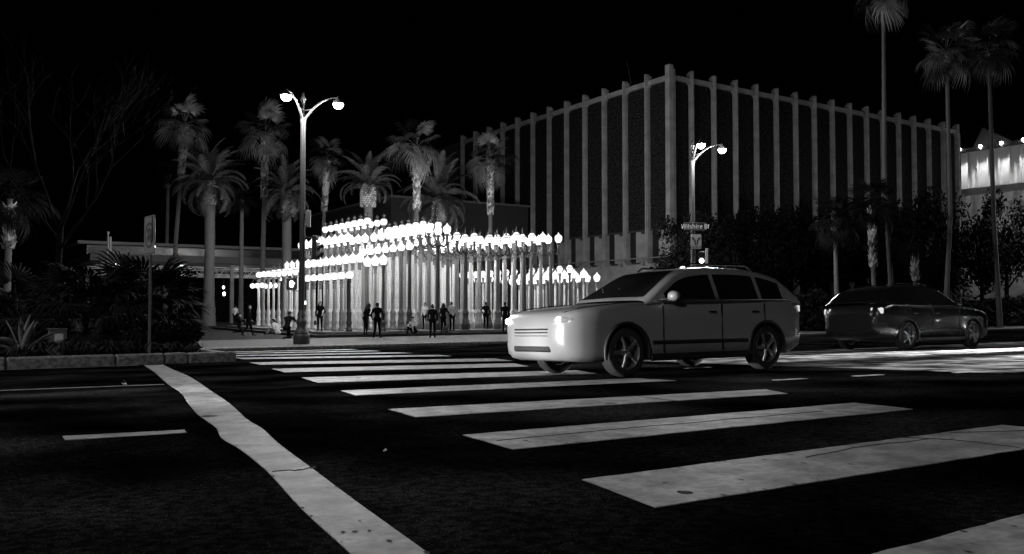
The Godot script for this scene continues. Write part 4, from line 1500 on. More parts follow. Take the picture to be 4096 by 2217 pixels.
func car(label: String, category: String, paint: Material, lit: float, dip := 0.115, cone := 12.0) -> Node3D:
	var o := thing("car", label, category)
	o.set_meta("stem_name", "car")
	var black := grey(0.015, 0.5, 0.0, "black trim")
	var glass := grey(0.01, 0.08, 0.0, "car glass")
	var chrome := grey(0.7, 0.18, 1.0, "chrome")
	var st := [[2.44, 0.46, 0.72, 0.50], [2.41, 0.36, 0.82, 0.66], [2.33, 0.27, 0.90, 0.79], [2.15, 0.23, 0.955, 0.87], [1.85, 0.22, 0.99, 0.905], [1.3, 0.22, 1.035, 0.925], [0.85, 0.22, 1.06, 0.935], [0.0, 0.22, 1.06, 0.935], [-0.9, 0.22, 1.075, 0.935], [-1.6, 0.22, 1.1, 0.93], [-2.05, 0.24, 1.12, 0.9], [-2.28, 0.3, 1.11, 0.83], [-2.38, 0.36, 1.03, 0.74], [-2.42, 0.46, 0.9, 0.6]]
	var rows := []
	for s in st:
		var h: float = s[2] - s[1]
		var w: float = s[3]
		var half := [Vector2(w * 0.82, s[1]), Vector2(w * 0.96, s[1] + 0.1 * h), Vector2(w * 0.995, s[1] + 0.3 * h), Vector2(w * 0.985, s[1] + 0.48 * h), Vector2(w, s[1] + 0.68 * h), Vector2(w * 0.985, s[1] + 0.82 * h), Vector2(w * 0.95, s[1] + 0.93 * h), Vector2(w * 0.86, s[1] + 0.985 * h), Vector2(w * 0.45, s[1] + 1.01 * h)]
		var line := PackedVector3Array()
		for q in half:
			line.append(Vector3(s[0], q.y, q.x))
		for k in range(half.size() - 1, -1, -1):
			line.append(Vector3(s[0], half[k].y, -half[k].x))
		rows.append(line)
	var bm := Maker.new()
	bm.grid(rows)
	bm.fan(rows[0], true)
	bm.fan(rows[-1])
	var comb := CSGCombiner3D.new()
	comb.name = "body"
	o.add_child(comb)
	var cm := CSGMesh3D.new()
	cm.name = "shell"
	cm.mesh = bm.build()
	cm.material = paint
	comb.add_child(cm)
	for x in [1.44, -1.40]:
		for s in [-1.0, 1.0]:
			var cut := CSGCylinder3D.new()
			cut.name = "wheel_arch" if not comb.has_node("wheel_arch") else "wheel_arch_%03d" % comb.get_child_count()
			cut.operation = CSGShape3D.OPERATION_SUBTRACTION
			cut.radius = 0.385
			cut.height = 0.62
			cut.sides = 32
			cut.smooth_faces = false
			cut.material = black
			cut.rotation.x = PI / 2
			cut.position = Vector3(x, 0.35, s * 0.86)
			comb.add_child(cut)
	# cabin
	var gr := []
	for k in 20:
		var x := lerpf(1.06, -2.27, k / 19.0)
		var top := maxf(roof_y(x), 1.06)
		var line := PackedVector3Array()
		var hw := side_z(top - 0.05)
		var half := [Vector2(0.875, 1.0), Vector2(side_z(lerpf(1.02, top, 0.4)), lerpf(1.02, top - 0.03, 0.4)), Vector2(hw, top - 0.06), Vector2(hw - 0.045, top - 0.012), Vector2(hw - 0.16, top + 0.012), Vector2(hw * 0.35, top + 0.022)]
		for q in half:
			line.append(Vector3(x, q.y, q.x))
		for j in range(half.size() - 1, -1, -1):
			line.append(Vector3(x, half[j].y, -half[j].x))
		gr.append(line)
	var cab := Maker.new()
	cab.grid(gr)
	obj("cabin", cab, paint, o)
	for s in [-1.0, 1.0]:
		for win in [[0.66, -0.36, "side_window"], [-0.44, -1.3, "side_window"], [-1.38, -1.86, "side_window"]]:
			var w := Maker.new()
			var lines := []
			for k in 9:
				var x := lerpf(win[0], win[1], k / 8.0)
				var hi := maxf(roof_y(x) - 0.11, 1.11)
				var line := PackedVector3Array()
				for j in 4:
					var y := lerpf(1.095, hi, j / 3.0)
					line.append(Vector3(x, y, s * (side_z(y) + 0.012)))
				lines.append(line)
			w.grid(lines, false)
			obj(win[2], w, glass, o)
		for x in [0.78, -0.4, -1.34]:
			var seam := Maker.new()
			seam.box(Vector3(x, 0.68, s * 0.928), Vector3(0.012, 0.7, 0.02))
			obj("door_seam", seam, black, o)
		for x in [-0.2, -1.12]:
			var hd := Maker.new()
			hd.box(Vector3(x, 0.9, s * 0.94), Vector3(0.17, 0.03, 0.035), Basis(), 0.012)
			obj("door_handle", hd, chrome, o)
		var mir := Maker.new()
		mir.ball(Vector3(0.62, 1.13, s * 0.99), Vector3(0.09, 0.075, 0.1), 12, 8)
		mir.tube([Vector3(0.62, 1.08, s * 0.86), Vector3(0.62, 1.12, s * 0.95)], [0.03, 0.03], 6)
		obj("mirror", mir, paint, o)
		var sk := Maker.new()
		sk.box(Vector3(0.02, 0.26, s * 0.9), Vector3(2.0, 0.1, 0.06), Basis(), 0.02)
		obj("sill_trim", sk, black, o)
		for x in [1.44, -1.40]:
			var lip := Maker.new()
			var pts := []
			var rad := []
			for k in 17:
				var a := lerpf(-0.25, PI + 0.25, k / 16.0)
				pts.append(Vector3(x + cos(a) * 0.4, 0.35 + sin(a) * 0.4, s * (0.915 - 0.03 * maxf(0.0, -sin(a)))))
				rad.append(0.026)
			lip.tube(pts, rad, 6)
			obj("arch_trim", lip, black, o)
		var mould := Maker.new()
		mould.box(Vector3(0.02, 0.47, s * 0.93), Vector3(1.95, 0.055, 0.03), Basis(), 0.012)
		obj("side_moulding", mould, black, o)
		var belt := Maker.new()
		belt.tube([Vector3(0.86, 1.083, s * 0.873), Vector3(-0.4, 1.083, s * 0.873), Vector3(-1.95, 1.1, s * 0.866)], [0.011, 0.011, 0.011], 6)
		obj("window_trim", belt, chrome, o)
		var bonnet := Maker.new()
		bonnet.tube([Vector3(0.98, 1.058, s * 0.8), Vector3(1.5, 1.03, s * 0.79), Vector3(2.05, 0.975, s * 0.72), Vector3(2.3, 0.905, s * 0.6)], [0.008, 0.008, 0.008, 0.008], 5)
		obj("bonnet_seam", bonnet, black, o)
		var wiper := Maker.new()
		wiper.tube([Vector3(0.99, 1.1, s * 0.2 - 0.1), Vector3(0.72, 1.29, s * 0.2 + 0.3)], [0.012, 0.008], 5)
		obj("wiper", wiper, black, o)
		var turn_x := Transform3D(Basis(Vector3.UP, s * 0.5), Vector3(2.23, 0.8, s * 0.66))
		var hl := Maker.new()
		hl.ball(Vector3.ZERO, Vector3(0.2, 0.075, 0.15), 16, 9)
		obj("headlight", hl, grey(0.25, 0.08, 0.0, "lamp glass"), o, turn_x)
		for q in [-0.05, 0.06]:
			var el := Maker.new()
			el.ball(Vector3.ZERO, Vector3(0.05, 0.045, 0.045), 12, 7)
			obj("headlight_bulb", el, glow(14.0) if lit > 0.0 else chrome, o, turn_x * Transform3D(Basis(), Vector3(0.165, 0.004, q)))
		var fl := Maker.new()
		fl.ball(Vector3.ZERO, Vector3(0.05, 0.045, 0.08), 12, 8)
		obj("fog_lamp", fl, grey(0.5, 0.1, 0.0, "lamp glass"), o, Transform3D(Basis(Vector3.UP, s * 0.5), Vector3(2.31, 0.43, s * 0.6)))
		if lit > 0.0:
			var sp := SpotLight3D.new()
			sp.name = "light"
			sp.light_energy = lit
			sp.light_size = 0.08
			sp.spot_angle = cone
			sp.spot_angle_attenuation = 0.7
			sp.spot_range = 80.0
			sp.shadow_enabled = true
			o.add_child(sp, true)
			sp.transform = Transform3D(Basis.looking_at(Vector3(1, -dip, s * dip * 0.85)), Vector3(2.52, 0.8, s * 0.64))
		var tl := Maker.new()
		tl.box(Vector3.ZERO, Vector3(0.12, 0.16, 0.3), Basis(Vector3.UP, s * 0.35), 0.03)
		obj("tail_light", tl, glow(0.7) if lit > 0.0 else grey(0.2, 0.2, 0.0, "tail glass"), o, Transform3D(Basis(), Vector3(-2.3, 0.96, s * 0.68)))
	var ws := Maker.new()
	var lines := []
	for k in 9:
		var x := lerpf(0.98, 0.2, k / 8.0)
		var y := roof_y(x)
		var line := PackedVector3Array()
		for j in 7:
			var z := lerpf(-1, 1, j / 6.0) * (side_z(y) - 0.12)
			line.append(Vector3(x + 0.012, y + 0.03 - 0.012 * absf(j - 3.0) / 3.0, z))
		lines.append(line)
	ws.grid(lines, false)
	obj("windscreen", ws, glass, o)
	var rw := Maker.new()
	lines = []
	for k in 6:
		var x := lerpf(-1.9, -2.22, k / 5.0)
		var y := roof_y(x)
		var line := PackedVector3Array()
		for j in 7:
			line.append(Vector3(x - 0.015, y + 0.03, lerpf(-1, 1, j / 6.0) * (side_z(y) - 0.14)))
		lines.append(line)
	rw.grid(lines, false)
	obj("rear_window", rw, glass, o)
	var grille := Maker.new()
	for k in 4:
		grille.box(Vector3(2.43 - 0.004 * k, 0.68 - 0.045 * k, 0), Vector3(0.04, 0.022, 0.84), Basis(), 0.008)
	obj("grille", grille, black, o)
	var intake := Maker.new()
	intake.box(Vector3(2.41, 0.41, 0), Vector3(0.07, 0.09, 0.9), Basis(), 0.02)
	obj("lower_intake", intake, black, o)
	for s in [-1.0, 1.0]:
		var rail := Maker.new()
		rail.tube([Vector3(-0.05, 1.58, s * 0.55), Vector3(-0.15, 1.64, s * 0.55), Vector3(-1.35, 1.64, s * 0.55), Vector3(-1.5, 1.56, s * 0.55)], [0.015, 0.018, 0.018, 0.015], 6)
		obj("roof_rail", rail, chrome, o)
	for x in [1.44, -1.40]:
		for s in [-1.0, 1.0]:
			var wh := Node3D.new()
			wh.name = "wheel" if not o.has_node("wheel") else "wheel_%03d" % o.get_child_count()
			o.add_child(wh)
			wh.position = Vector3(x, 0.345, s * 0.80)
			wh.rotation.x = s * PI / 2
			var ty := Maker.new()
			ty.lathe([Vector2(0.235, -0.1), Vector2(0.31, -0.105), Vector2(0.338, -0.08), Vector2(0.345, 0.0), Vector2(0.338, 0.08), Vector2(0.31, 0.105), Vector2(0.235, 0.1)], 32)
			obj("tyre", ty, grey(0.018, 0.85, 0.0, "rubber"), wh)
			var rim := Maker.new()
			rim.lathe([Vector2(0.238, 0.095), Vector2(0.225, 0.095), Vector2(0.215, 0.04), Vector2(0.215, -0.09)], 28)
			for k in 5:
				var a := TAU * k / 5.0
				var d := Vector3(cos(a), 0, sin(a))
				rim.tube([d * 0.03 + Vector3(0, 0.07, 0), d * 0.13 + Vector3(0, 0.085, 0), d * 0.225 + Vector3(0, 0.07, 0)], [0.035, 0.028, 0.032], 6)
			rim.lathe([Vector2(0.07, 0.05), Vector2(0.06, 0.09), Vector2(0.0, 0.095)], 14)
			obj("rim", rim, grey(0.6, 0.3, 0.9, "alloy"), wh)
			var disc := Maker.new()
			disc.lathe([Vector2(0.0, 0.0), Vector2(0.15, 0.0), Vector2(0.15, -0.02), Vector2(0.21, -0.06), Vector2(0.0, -0.07)], 20)
			obj("brake_disc", disc, grey(0.12, 0.5, 0.5, "brake"), wh)
	return o


func put_car(o: Node3D, u: float, v: float, turn: float, size := 1.0) -> void:
	o.transform = Transform3D((Basis(U, -0.0293) * Basis(Vector3.UP, turn)).scaled(Vector3.ONE * size), at(u, v, road_y(v) + 0.003))


func vehicles() -> void:
	var silver := grey(0.27, 0.28, 0.0, "silver paint")
	silver.clearcoat_enabled = true
	silver.clearcoat = 0.8
	silver.clearcoat_roughness = 0.2
	var dark := grey(0.02, 0.25, 0.1, "black paint car")
	dark.clearcoat_enabled = true
	dark.clearcoat = 1.0
	dark.clearcoat_roughness = 0.05
	var a := car("silver hatchback with lit headlights crossing the far end of the stripes", "car", silver, 45.0)
	put_car(a, 9.85, 10.75, TURN + PI, 1.05)
	var b := car("black car with its tail towards the silver hatchback at the right", "car", dark, 30.0)
	put_car(b, 22.7, 14.6, TURN, 1.08)
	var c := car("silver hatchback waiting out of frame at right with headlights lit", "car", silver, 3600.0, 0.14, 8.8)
	var d := car("silver hatchback added behind the stop line, out of frame at left", "car", silver, 430.0, 0.045, 7.0)
	put_car(d, -9.0, 12.5, TURN - 0.115)  # unseen car, added so its beams brighten the crossing hatchback's front
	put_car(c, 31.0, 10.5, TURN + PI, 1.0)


# ---------------------------------------------------------------- people
func stand_pose() -> Dictionary:
	return {"hl": Vector3(0.09, 0.92, 0), "hr": Vector3(-0.09, 0.92, 0), "kl": Vector3(0.1, 0.5, 0.02), "kr": Vector3(-0.1, 0.5, 0.02), "al": Vector3(0.11, 0.08, -0.02), "ar": Vector3(-0.11, 0.08, -0.02),
		"tl": Vector3(0.13, 0.035, 0.14), "tr": Vector3(-0.13, 0.035, 0.14), "pelvis": Vector3(0, 0.95, 0), "waist": Vector3(0, 1.1, 0.01), "chest": Vector3(0, 1.28, 0.0), "neck": Vector3(0, 1.46, 0.0), "head": Vector3(0, 1.6, 0.025),
		"sl": Vector3(0.185, 1.4, 0), "sr": Vector3(-0.185, 1.4, 0), "el": Vector3(0.235, 1.13, -0.02), "er": Vector3(-0.235, 1.13, -0.02), "wl": Vector3(0.245, 0.89, 0.05), "wr": Vector3(-0.245, 0.89, 0.05)}


func lean(j: Dictionary, angle: float, side := 0.0) -> void:
	var b := Basis(Vector3.RIGHT, angle) * Basis(Vector3(0, 0, 1), side)
	var o: Vector3 = j.pelvis
	for k in ["waist", "chest", "neck", "head", "sl", "sr", "el", "er", "wl", "wr"]:
		j[k] = o + b * (j[k] - o)


func shift(j: Dictionary, keys: Array, by: Vector3) -> void:
	for k in keys:
		j[k] += by


const UPPER := ["hl", "hr", "pelvis", "waist", "chest", "neck", "head", "sl", "sr", "el", "er", "wl", "wr"]


func person(label: String, where: Vector3, facing: float, j: Dictionary, scale: float, top: float, legs: float, skin := 0.3, hair := "short") -> Node3D:
	var o := thing("person", label, "person", where, facing)
	top = top if top > 0.05 else top * 0.35
	legs = legs if legs > 0.05 else legs * 0.35
	var head: Vector3 = j.head
	var up: Vector3 = (head - j.neck).normalized()
	var front := Vector3(0, 0, 1)
	front = (front - up * front.dot(up)).normalized()
	var across := up.cross(front)
	var bones := []
	var bone := func(a: Vector3, b: Vector3, ra: float, rb: float, tone: float) -> void: bones.append([a, b, ra, rb, tone])
	for s in ["l", "r"]:
		bone.call(j["h" + s], j["k" + s], 0.088, 0.062, legs)
		bone.call(j["k" + s], j["a" + s], 0.062, 0.043, legs)
		bone.call(j["a" + s] - Vector3(0, 0.02, 0), j["t" + s], 0.045, 0.033, 0.02)
		bone.call(j["s" + s], j["e" + s], 0.055, 0.044, top)
		bone.call(j["e" + s], j["w" + s], 0.044, 0.03, top)
		var hd: Vector3 = (j["w" + s] - j["e" + s]).normalized()
		bone.call(j["w" + s], j["w" + s] + hd * 0.085, 0.028, 0.032, skin)
		bone.call(j.neck.lerp(j["s" + s], 0.3), j["s" + s], 0.07, 0.062, top)
		bone.call(j.chest, j.chest.lerp(j["s" + s], 0.45) - up * 0.03, 0.125, 0.1, top)
	bone.call(j.hl, j.hr, 0.115, 0.115, legs)
	bone.call(j.pelvis, j.waist, 0.13, 0.118, top)
	bone.call(j.waist, j.chest, 0.12, 0.13, top)
	bone.call(j.chest, j.neck, 0.1, 0.055, top)
	bone.call(j.neck, head - up * 0.06, 0.052, 0.05, skin)
	bone.call(head + up * 0.03 - front * 0.012, head - up * 0.02 + front * 0.012, 0.09, 0.078, skin)
	bone.call(head - up * 0.03 + front * 0.03, head - up * 0.075 + front * 0.045, 0.06, 0.04, skin)
	bone.call(head + front * 0.095, head - up * 0.03 + front * 0.108, 0.012, 0.017, skin)
	for s in [-1.0, 1.0]:
		bone.call(head + across * 0.085 * s + up * 0.01, head + across * 0.088 * s - up * 0.025, 0.017, 0.013, skin)
	var m := Maker.new()
	skin_bones(m, bones, 0.021)
	m.tint = Color(skin, skin, skin)
	for s in ["l", "r"]:
		var w: Vector3 = j["w" + s]
		var d: Vector3 = (w - j["e" + s]).normalized()
		var ac := d.cross(front if absf(d.dot(front)) < 0.9 else Vector3.UP).normalized()
		var n := ac.cross(d)
		var palm := w + d * 0.085
		for k in 4:
			var l: float = [0.062, 0.075, 0.07, 0.055][k]
			var a := palm + ac * (k - 1.5) * 0.018
			m.tube([a, a + d * l * 0.55 + n * 0.006, a + d * l + n * 0.022], [0.0095, 0.0088, 0.007], 6)
		var th := w + d * 0.03 + ac * 0.028
		m.tube([th, th + ac * 0.022 + d * 0.03, th + ac * 0.026 + d * 0.062 + n * 0.012], [0.012, 0.0105, 0.008], 6)
	# eyes and mouth
	m.tint = Color(0.02, 0.02, 0.02)
	for s in [-1.0, 1.0]:
		m.ball(head + front * 0.083 + across * 0.033 * s + up * 0.012, Vector3(0.012, 0.008, 0.008), 8, 5)
	m.tint = Color(skin, skin, skin) * 0.5
	m.tube([head + front * 0.083 - up * 0.062 - across * 0.022, head + front * 0.092 - up * 0.064, head + front * 0.083 - up * 0.062 + across * 0.022], [0.005, 0.007, 0.005], 6)
	var body := obj("body", m, mats["people"], o)
	body.scale = Vector3.ONE * scale
	var h := Maker.new()
	var hb := []
	hb.append([head + up * 0.05 - front * 0.025, head + up * 0.0 - front * 0.045, 0.088, 0.078, 0.02])
	if hair == "long":
		hb.append([head - front * 0.06, head - up * 0.2 - front * 0.09, 0.075, 0.075, 0.02])
		for s in [-1.0, 1.0]:
			hb.append([head + across * 0.07 * s + up * 0.03, head + across * 0.1 * s - up * 0.2 - front * 0.02, 0.04, 0.04, 0.02])
	elif hair == "tuft":
		hb.append([head + up * 0.12 + front * 0.03, head + up * 0.15 - front * 0.04, 0.03, 0.035, 0.02])
	skin_bones(h, hb, 0.017)
	var ho := obj("hair", h, mats["people"], o)
	ho.scale = Vector3.ONE * scale
	return o


# one smooth skin round tapered bones: a smooth minimum of their distances, meshed as surface nets
func skin_bones(m: Maker, bones: Array, cell: float) -> void:
	var lo := Vector3.ONE * 1e9
	var hi := -lo
	for b in bones:
		var r := maxf(b[2], b[3]) + 0.05
		lo = lo.min((b[0] as Vector3).min(b[1]) - Vector3.ONE * r)
		hi = hi.max((b[0] as Vector3).max(b[1]) + Vector3.ONE * r)
	var nx := int((hi.x - lo.x) / cell) + 2
	var ny := int((hi.y - lo.y) / cell) + 2
	var nz := int((hi.z - lo.z) / cell) + 2
	var f := PackedFloat32Array()
	f.resize(nx * ny * nz)
	f.fill(1.0)
	var tone := PackedFloat32Array()
	tone.resize(nx * ny * nz)
	var near := PackedFloat32Array()
	near.resize(nx * ny * nz)
	near.fill(1.0)
	var k := 0.022
	for b in bones:
		var a: Vector3 = b[0]
		var ab: Vector3 = b[1] - a
		var l2 := maxf(ab.length_squared(), 1e-6)
		var ra: float = b[2]
		var rb: float = b[3]
		var pad := maxf(ra, rb) + 0.05
		var i0 := ((a.min(b[1]) - Vector3.ONE * pad - lo) / cell).floor()
		var i1 := ((a.max(b[1]) + Vector3.ONE * pad - lo) / cell).ceil()
		for z in range(maxi(0, int(i0.z)), mini(nz, int(i1.z) + 1)):
			for y in range(maxi(0, int(i0.y)), mini(ny, int(i1.y) + 1)):
				for x in range(maxi(0, int(i0.x)), mini(nx, int(i1.x) + 1)):
					var p := lo + Vector3(x, y, z) * cell - a
					var t := clampf(p.dot(ab) / l2, 0.0, 1.0)
					var d := (p - ab * t).length() - lerpf(ra, rb, t)
					var id := x + nx * (y + ny * z)
					if d < near[id]:
						near[id] = d
						tone[id] = b[4]
					var e := f[id]
					var hh := clampf(0.5 + 0.5 * (e - d) / k, 0.0, 1.0)
					f[id] = lerpf(e, d, hh) - k * hh * (1.0 - hh)
	var vert := {}
	var points := PackedVector3Array()
	var tones := PackedFloat32Array()
	var faces := PackedInt32Array()
	var sx := 1
	var sy := nx
	var sz := nx * ny
	for z in nz - 1:
		for y in ny - 1:
			for x in nx - 1:
				var id := x + nx * (y + ny * z)
				if absf(f[id]) > cell * 2.0:
					continue
				var sum := Vector3.ZERO
				var n := 0
				for e in [[0, 0, 0, 0], [0, 1, 0, 0], [0, 0, 1, 0], [0, 1, 1, 0], [1, 0, 0, 0], [1, 1, 0, 0], [1, 0, 0, 1], [1, 1, 0, 1], [2, 0, 0, 0], [2, 1, 0, 0], [2, 0, 1, 0], [2, 1, 1, 0]]:
					var o := Vector3.ZERO
					var step := Vector3.ZERO
					if e[0] == 0:
						o = Vector3(0, e[1], e[2]); step = Vector3(1, 0, 0)
					elif e[0] == 1:
						o = Vector3(e[1], 0, e[3]); step = Vector3(0, 1, 0)
					else:
						o = Vector3(e[1], e[2], 0); step = Vector3(0, 0, 1)
					var i := id + int(o.x) * sx + int(o.y) * sy + int(o.z) * sz
					var v0 := f[i]
					var v1 := f[i + int(step.x) * sx + int(step.y) * sy + int(step.z) * sz]
					if (v0 < 0.0) != (v1 < 0.0):
						sum += o + step * (v0 / (v0 - v1))
						n += 1
				if n > 0:
					vert[id] = points.size()
					points.append(lo + (Vector3(x, y, z) + sum / n) * cell)
					tones.append(tone[id])
	for id in vert:
		var steps := [[sx, sy, sz], [sy, sz, sx], [sz, sx, sy]]
		for s in steps:
			var d: int = s[0]
			if id + d >= f.size():
				continue
			var a := f[id] < 0.0
			var b := f[id + d] < 0.0
			if a == b:
				continue
			var q := [id, id - s[1], id - s[1] - s[2], id - s[2]]
			if not (vert.has(q[1]) and vert.has(q[2]) and vert.has(q[3])):
				continue
			if not a:
				q.reverse()
			for w in [0, 1, 2, 0, 2, 3]:
				faces.append(vert[q[w]])
	var normals := PackedVector3Array()
	normals.resize(points.size())
	for i in range(0, faces.size(), 3):
		var n := (points[faces[i + 1]] - points[faces[i]]).cross(points[faces[i + 2]] - points[faces[i]])
		for w in 3:
			normals[faces[i + w]] += n
	for i in range(0, faces.size(), 3):
		for w in [0, 2, 1]:
			var v := faces[i + w]
			m.tint = Color(tones[v], tones[v], tones[v])
			m.put(points[v], normals[v])


func people() -> void:
	var pm := StandardMaterial3D.new()
	pm.resource_name = "cloth and skin"
	pm.vertex_color_use_as_albedo = true
	pm.roughness = 0.9
	pm.metallic_specular = 0.12
	mats["people"] = pm
	var away := PI            # facing the lamp posts
	# standing in a white shirt by the pavilion column
	var j := stand_pose()
	j.wl = Vector3(0.12, 1.12, 0.2)
	j.wr = Vector3(-0.12, 1.12, 0.2)
	person("person in white shirt and dark trousers standing by the pavilion column, back turned", Vector3(from_left(592, 78), 0, -78), away, j, 1.03, 0.6, 0.03)
	# kneeling, sitting back on the heels with arms out
	j = stand_pose()
	shift(j, UPPER, Vector3(0, -0.5, 0))
	j.kl = Vector3(0.12, 0.07, 0.2); j.kr = Vector3(-0.12, 0.07, 0.2)
	j.al = Vector3(0.12, 0.07, -0.25); j.ar = Vector3(-0.12, 0.07, -0.25)
	j.tl = Vector3(0.12, 0.04, -0.4); j.tr = Vector3(-0.12, 0.04, -0.4)
	j.el = Vector3(0.25, 0.72, 0.14); j.er = Vector3(-0.25, 0.72, 0.14)
	j.wl = Vector3(0.1, 0.8, 0.33); j.wr = Vector3(-0.1, 0.8, 0.33)
	person("dark figure kneeling on the plaza with both hands raised before the chest", Vector3(from_left(603, 56), 0, -56), PI * 0.5, j, 1.0, 0.015, 0.02)
	# walking
	j = stand_pose()
	j.kl = Vector3(0.1, 0.5, 0.14); j.al = Vector3(0.1, 0.1, 0.24); j.tl = Vector3(0.12, 0.06, 0.4)
	j.kr = Vector3(-0.1, 0.5, -0.04); j.ar = Vector3(-0.1, 0.14, -0.32); j.tr = Vector3(-0.12, 0.05, -0.2)
	j.wl = Vector3(0.24, 0.9, -0.12); j.wr = Vector3(-0.24, 0.92, 0.2)
	lean(j, 0.06)
	person("person in dark clothes striding across the plaza between palm and street lamp", Vector3(from_left(625, 49), 0, -49), PI * 0.55, j, 1.02, 0.012, 0.02)
	# seated on the ground, leaning forward, pale shirt
	j = stand_pose()
	shift(j, UPPER, Vector3(0, -0.8, 0))
	j.kl = Vector3(0.13, 0.42, 0.42); j.kr = Vector3(-0.13, 0.3, 0.48)
	j.al = Vector3(0.13, 0.08, 0.62); j.ar = Vector3(-0.14, 0.07, 0.8)
	j.tl = Vector3(0.14, 0.04, 0.78); j.tr = Vector3(-0.16, 0.07, 0.95)
	lean(j, 0.45)
	j.wl = Vector3(0.16, 0.42, 0.45); j.wr = Vector3(-0.16, 0.36, 0.48)
	person("person in a pale shirt sitting on the plaza edge, hugging the knees", Vector3(from_left(700, 47.5), 0.125, -47.5), -PI * 0.62, j, 1.02, 0.5, 0.3)
	# crouching on one knee, bent
	j = stand_pose()
	shift(j, UPPER, Vector3(0, -0.42, 0))
	j.kl = Vector3(0.14, 0.5, 0.36); j.al = Vector3(0.14, 0.08, 0.3); j.tl = Vector3(0.15, 0.035, 0.46)
	j.kr = Vector3(-0.12, 0.07, 0.08); j.ar = Vector3(-0.12, 0.07, -0.36); j.tr = Vector3(-0.12, 0.04, -0.5)
	lean(j, 0.35)
	j.el = Vector3(0.24, 0.8, 0.36); j.wl = Vector3(0.1, 0.98, 0.5); j.er = Vector3(-0.24, 0.8, 0.36); j.wr = Vector3(-0.06, 0.98, 0.52)
	person("person down on one knee beside the street lamp, arms raised to the face", Vector3(from_left(722, 45.5), 0.0, -45.5), PI * 0.9, j, 1.12, 0.03, 0.015)
	# woman with bag
	j = stand_pose()
	j.el = Vector3(0.29, 1.16, -0.05); j.wl = Vector3(0.17, 1.0, 0.06)
	j.head += Vector3(0.01, 0, 0)
	person("woman with long dark hair standing with hand on hip between two globe lamps", Vector3(from_left(805, 49.6), PODIUM + 0.002, -49.6), 0.2, j, 0.98, 0.02, 0.025, 0.3, "long")
	var bag := thing("handbag", "dark handbag hanging from the long-haired woman's hand", "bag", Vector3(from_left(805, 49.6), PODIUM, -49.6), 0.2)
	var bm := Maker.new()
	bm.box(Vector3(-0.26, 0.5, 0.08), Vector3(0.13, 0.28, 0.32), Basis(), 0.04)
	obj("pouch", bm, grey(0.012, 0.6, 0.0, "leather"), bag)
	var hm := Maker.new()
	hm.tube([Vector3(-0.26, 0.62, -0.03), Vector3(-0.25, 0.77, 0.02), Vector3(-0.25, 0.79, 0.06), Vector3(-0.25, 0.77, 0.12), Vector3(-0.26, 0.62, 0.19)], [0.01, 0.01, 0.01, 0.01, 0.01], 6)
	obj("handle", hm, grey(0.012, 0.6, 0.0, "leather"), bag)
	# a couple close to the step
	j = stand_pose()
	lean(j, 0.2, 0.14)
	j.wl = Vector3(0.12, 1.05, 0.3); j.wr = Vector3(-0.12, 1.02, 0.3)
	person("person leaning over beside a broad man in front of the lamp field", Vector3(from_left(920, 47.0), 0.125, -47.0), PI * 0.75, j, 1.0, 0.02, 0.02, 0.3, "long")
	j = stand_pose()
	j.el = Vector3(0.3, 1.14, 0.0); j.er = Vector3(-0.3, 1.14, 0.0); j.wl = Vector3(0.26, 0.9, 0.12); j.wr = Vector3(-0.26, 0.9, 0.12)
	j.al = Vector3(0.16, 0.08, -0.02); j.ar = Vector3(-0.16, 0.08, -0.02); j.tl = Vector3(0.2, 0.035, 0.14); j.tr = Vector3(-0.2, 0.035, 0.14)
	person("broad man in dark jacket standing feet apart, back to the street", Vector3(from_left(949, 46.2), 0.0, -46.2), away, j, 1.08, 0.012, 0.015)
	# sitting on the step
	j = stand_pose()
	shift(j, UPPER, Vector3(0, -0.74, 0))
	j.kl = Vector3(0.2, 0.42, 0.36); j.kr = Vector3(-0.16, 0.4, 0.4)
	j.al = Vector3(0.2, 0.0, 0.42); j.ar = Vector3(-0.2, 0.0, 0.5); j.tl = Vector3(0.24, -0.05, 0.56); j.tr = Vector3(-0.24, -0.05, 0.64)
	lean(j, 0.2)
	j.el = Vector3(0.27, 0.5, 0.25); j.er = Vector3(-0.27, 0.5, 0.25); j.wl = Vector3(0.1, 0.45, 0.42); j.wr = Vector3(-0.08, 0.45, 0.44)
	person("person in a pale top seated on the plaza step, forearms on the knees", Vector3(from_left(1042, 48.2), 0.125, -48.2), -0.35, j, 1.0, 0.4, 0.03)
	# standing figures along the step
	j = stand_pose()
	j.tl = Vector3(0.15, 0.035, 0.13)
	person("slim youth with upright tufted hair standing on the pavement before the step", Vector3(from_left(1088, 46.5), 0.0, -46.5), away + 0.15, j, 1.02, 0.012, 0.02, 0.3, "tuft")
	j = stand_pose()
	j.el = Vector3(0.28, 1.2, 0.12); j.er = Vector3(-0.28, 1.2, 0.12); j.wl = Vector3(0.07, 1.42, 0.22); j.wr = Vector3(-0.07, 1.42, 0.22)
	person("person holding both hands up to the face to take a photograph", Vector3(from_left(1115, 49.5), 0.125, -49.5), PI * 0.8, j, 1.0, 0.02, 0.02, 0.3, "long")
	j = stand_pose()
	lean(j, 0.1)
	j.wl = Vector3(0.05, 1.2, 0.25)
	person("person in a pale top half hidden behind a twin lantern post", Vector3(from_left(1137, 51.0), PODIUM + 0.002, -51.0), PI * 1.2, j, 0.98, 0.25, 0.02)
	j = stand_pose()
	j.el = Vector3(0.33, 1.17, -0.04); j.wl = Vector3(0.17, 1.02, 0.06)
	person("slender person with elbow out standing between the right-hand posts", Vector3(from_left(1222, 55.5), PODIUM + 0.002, -55.5), PI, j, 0.98, 0.015, 0.015)
	j = stand_pose()
	j.wl = Vector3(0.2, 0.87, 0.12); j.kr = Vector3(-0.1, 0.5, 0.08); j.ar = Vector3(-0.1, 0.08, 0.1); j.tr = Vector3(-0.12, 0.035, 0.26)
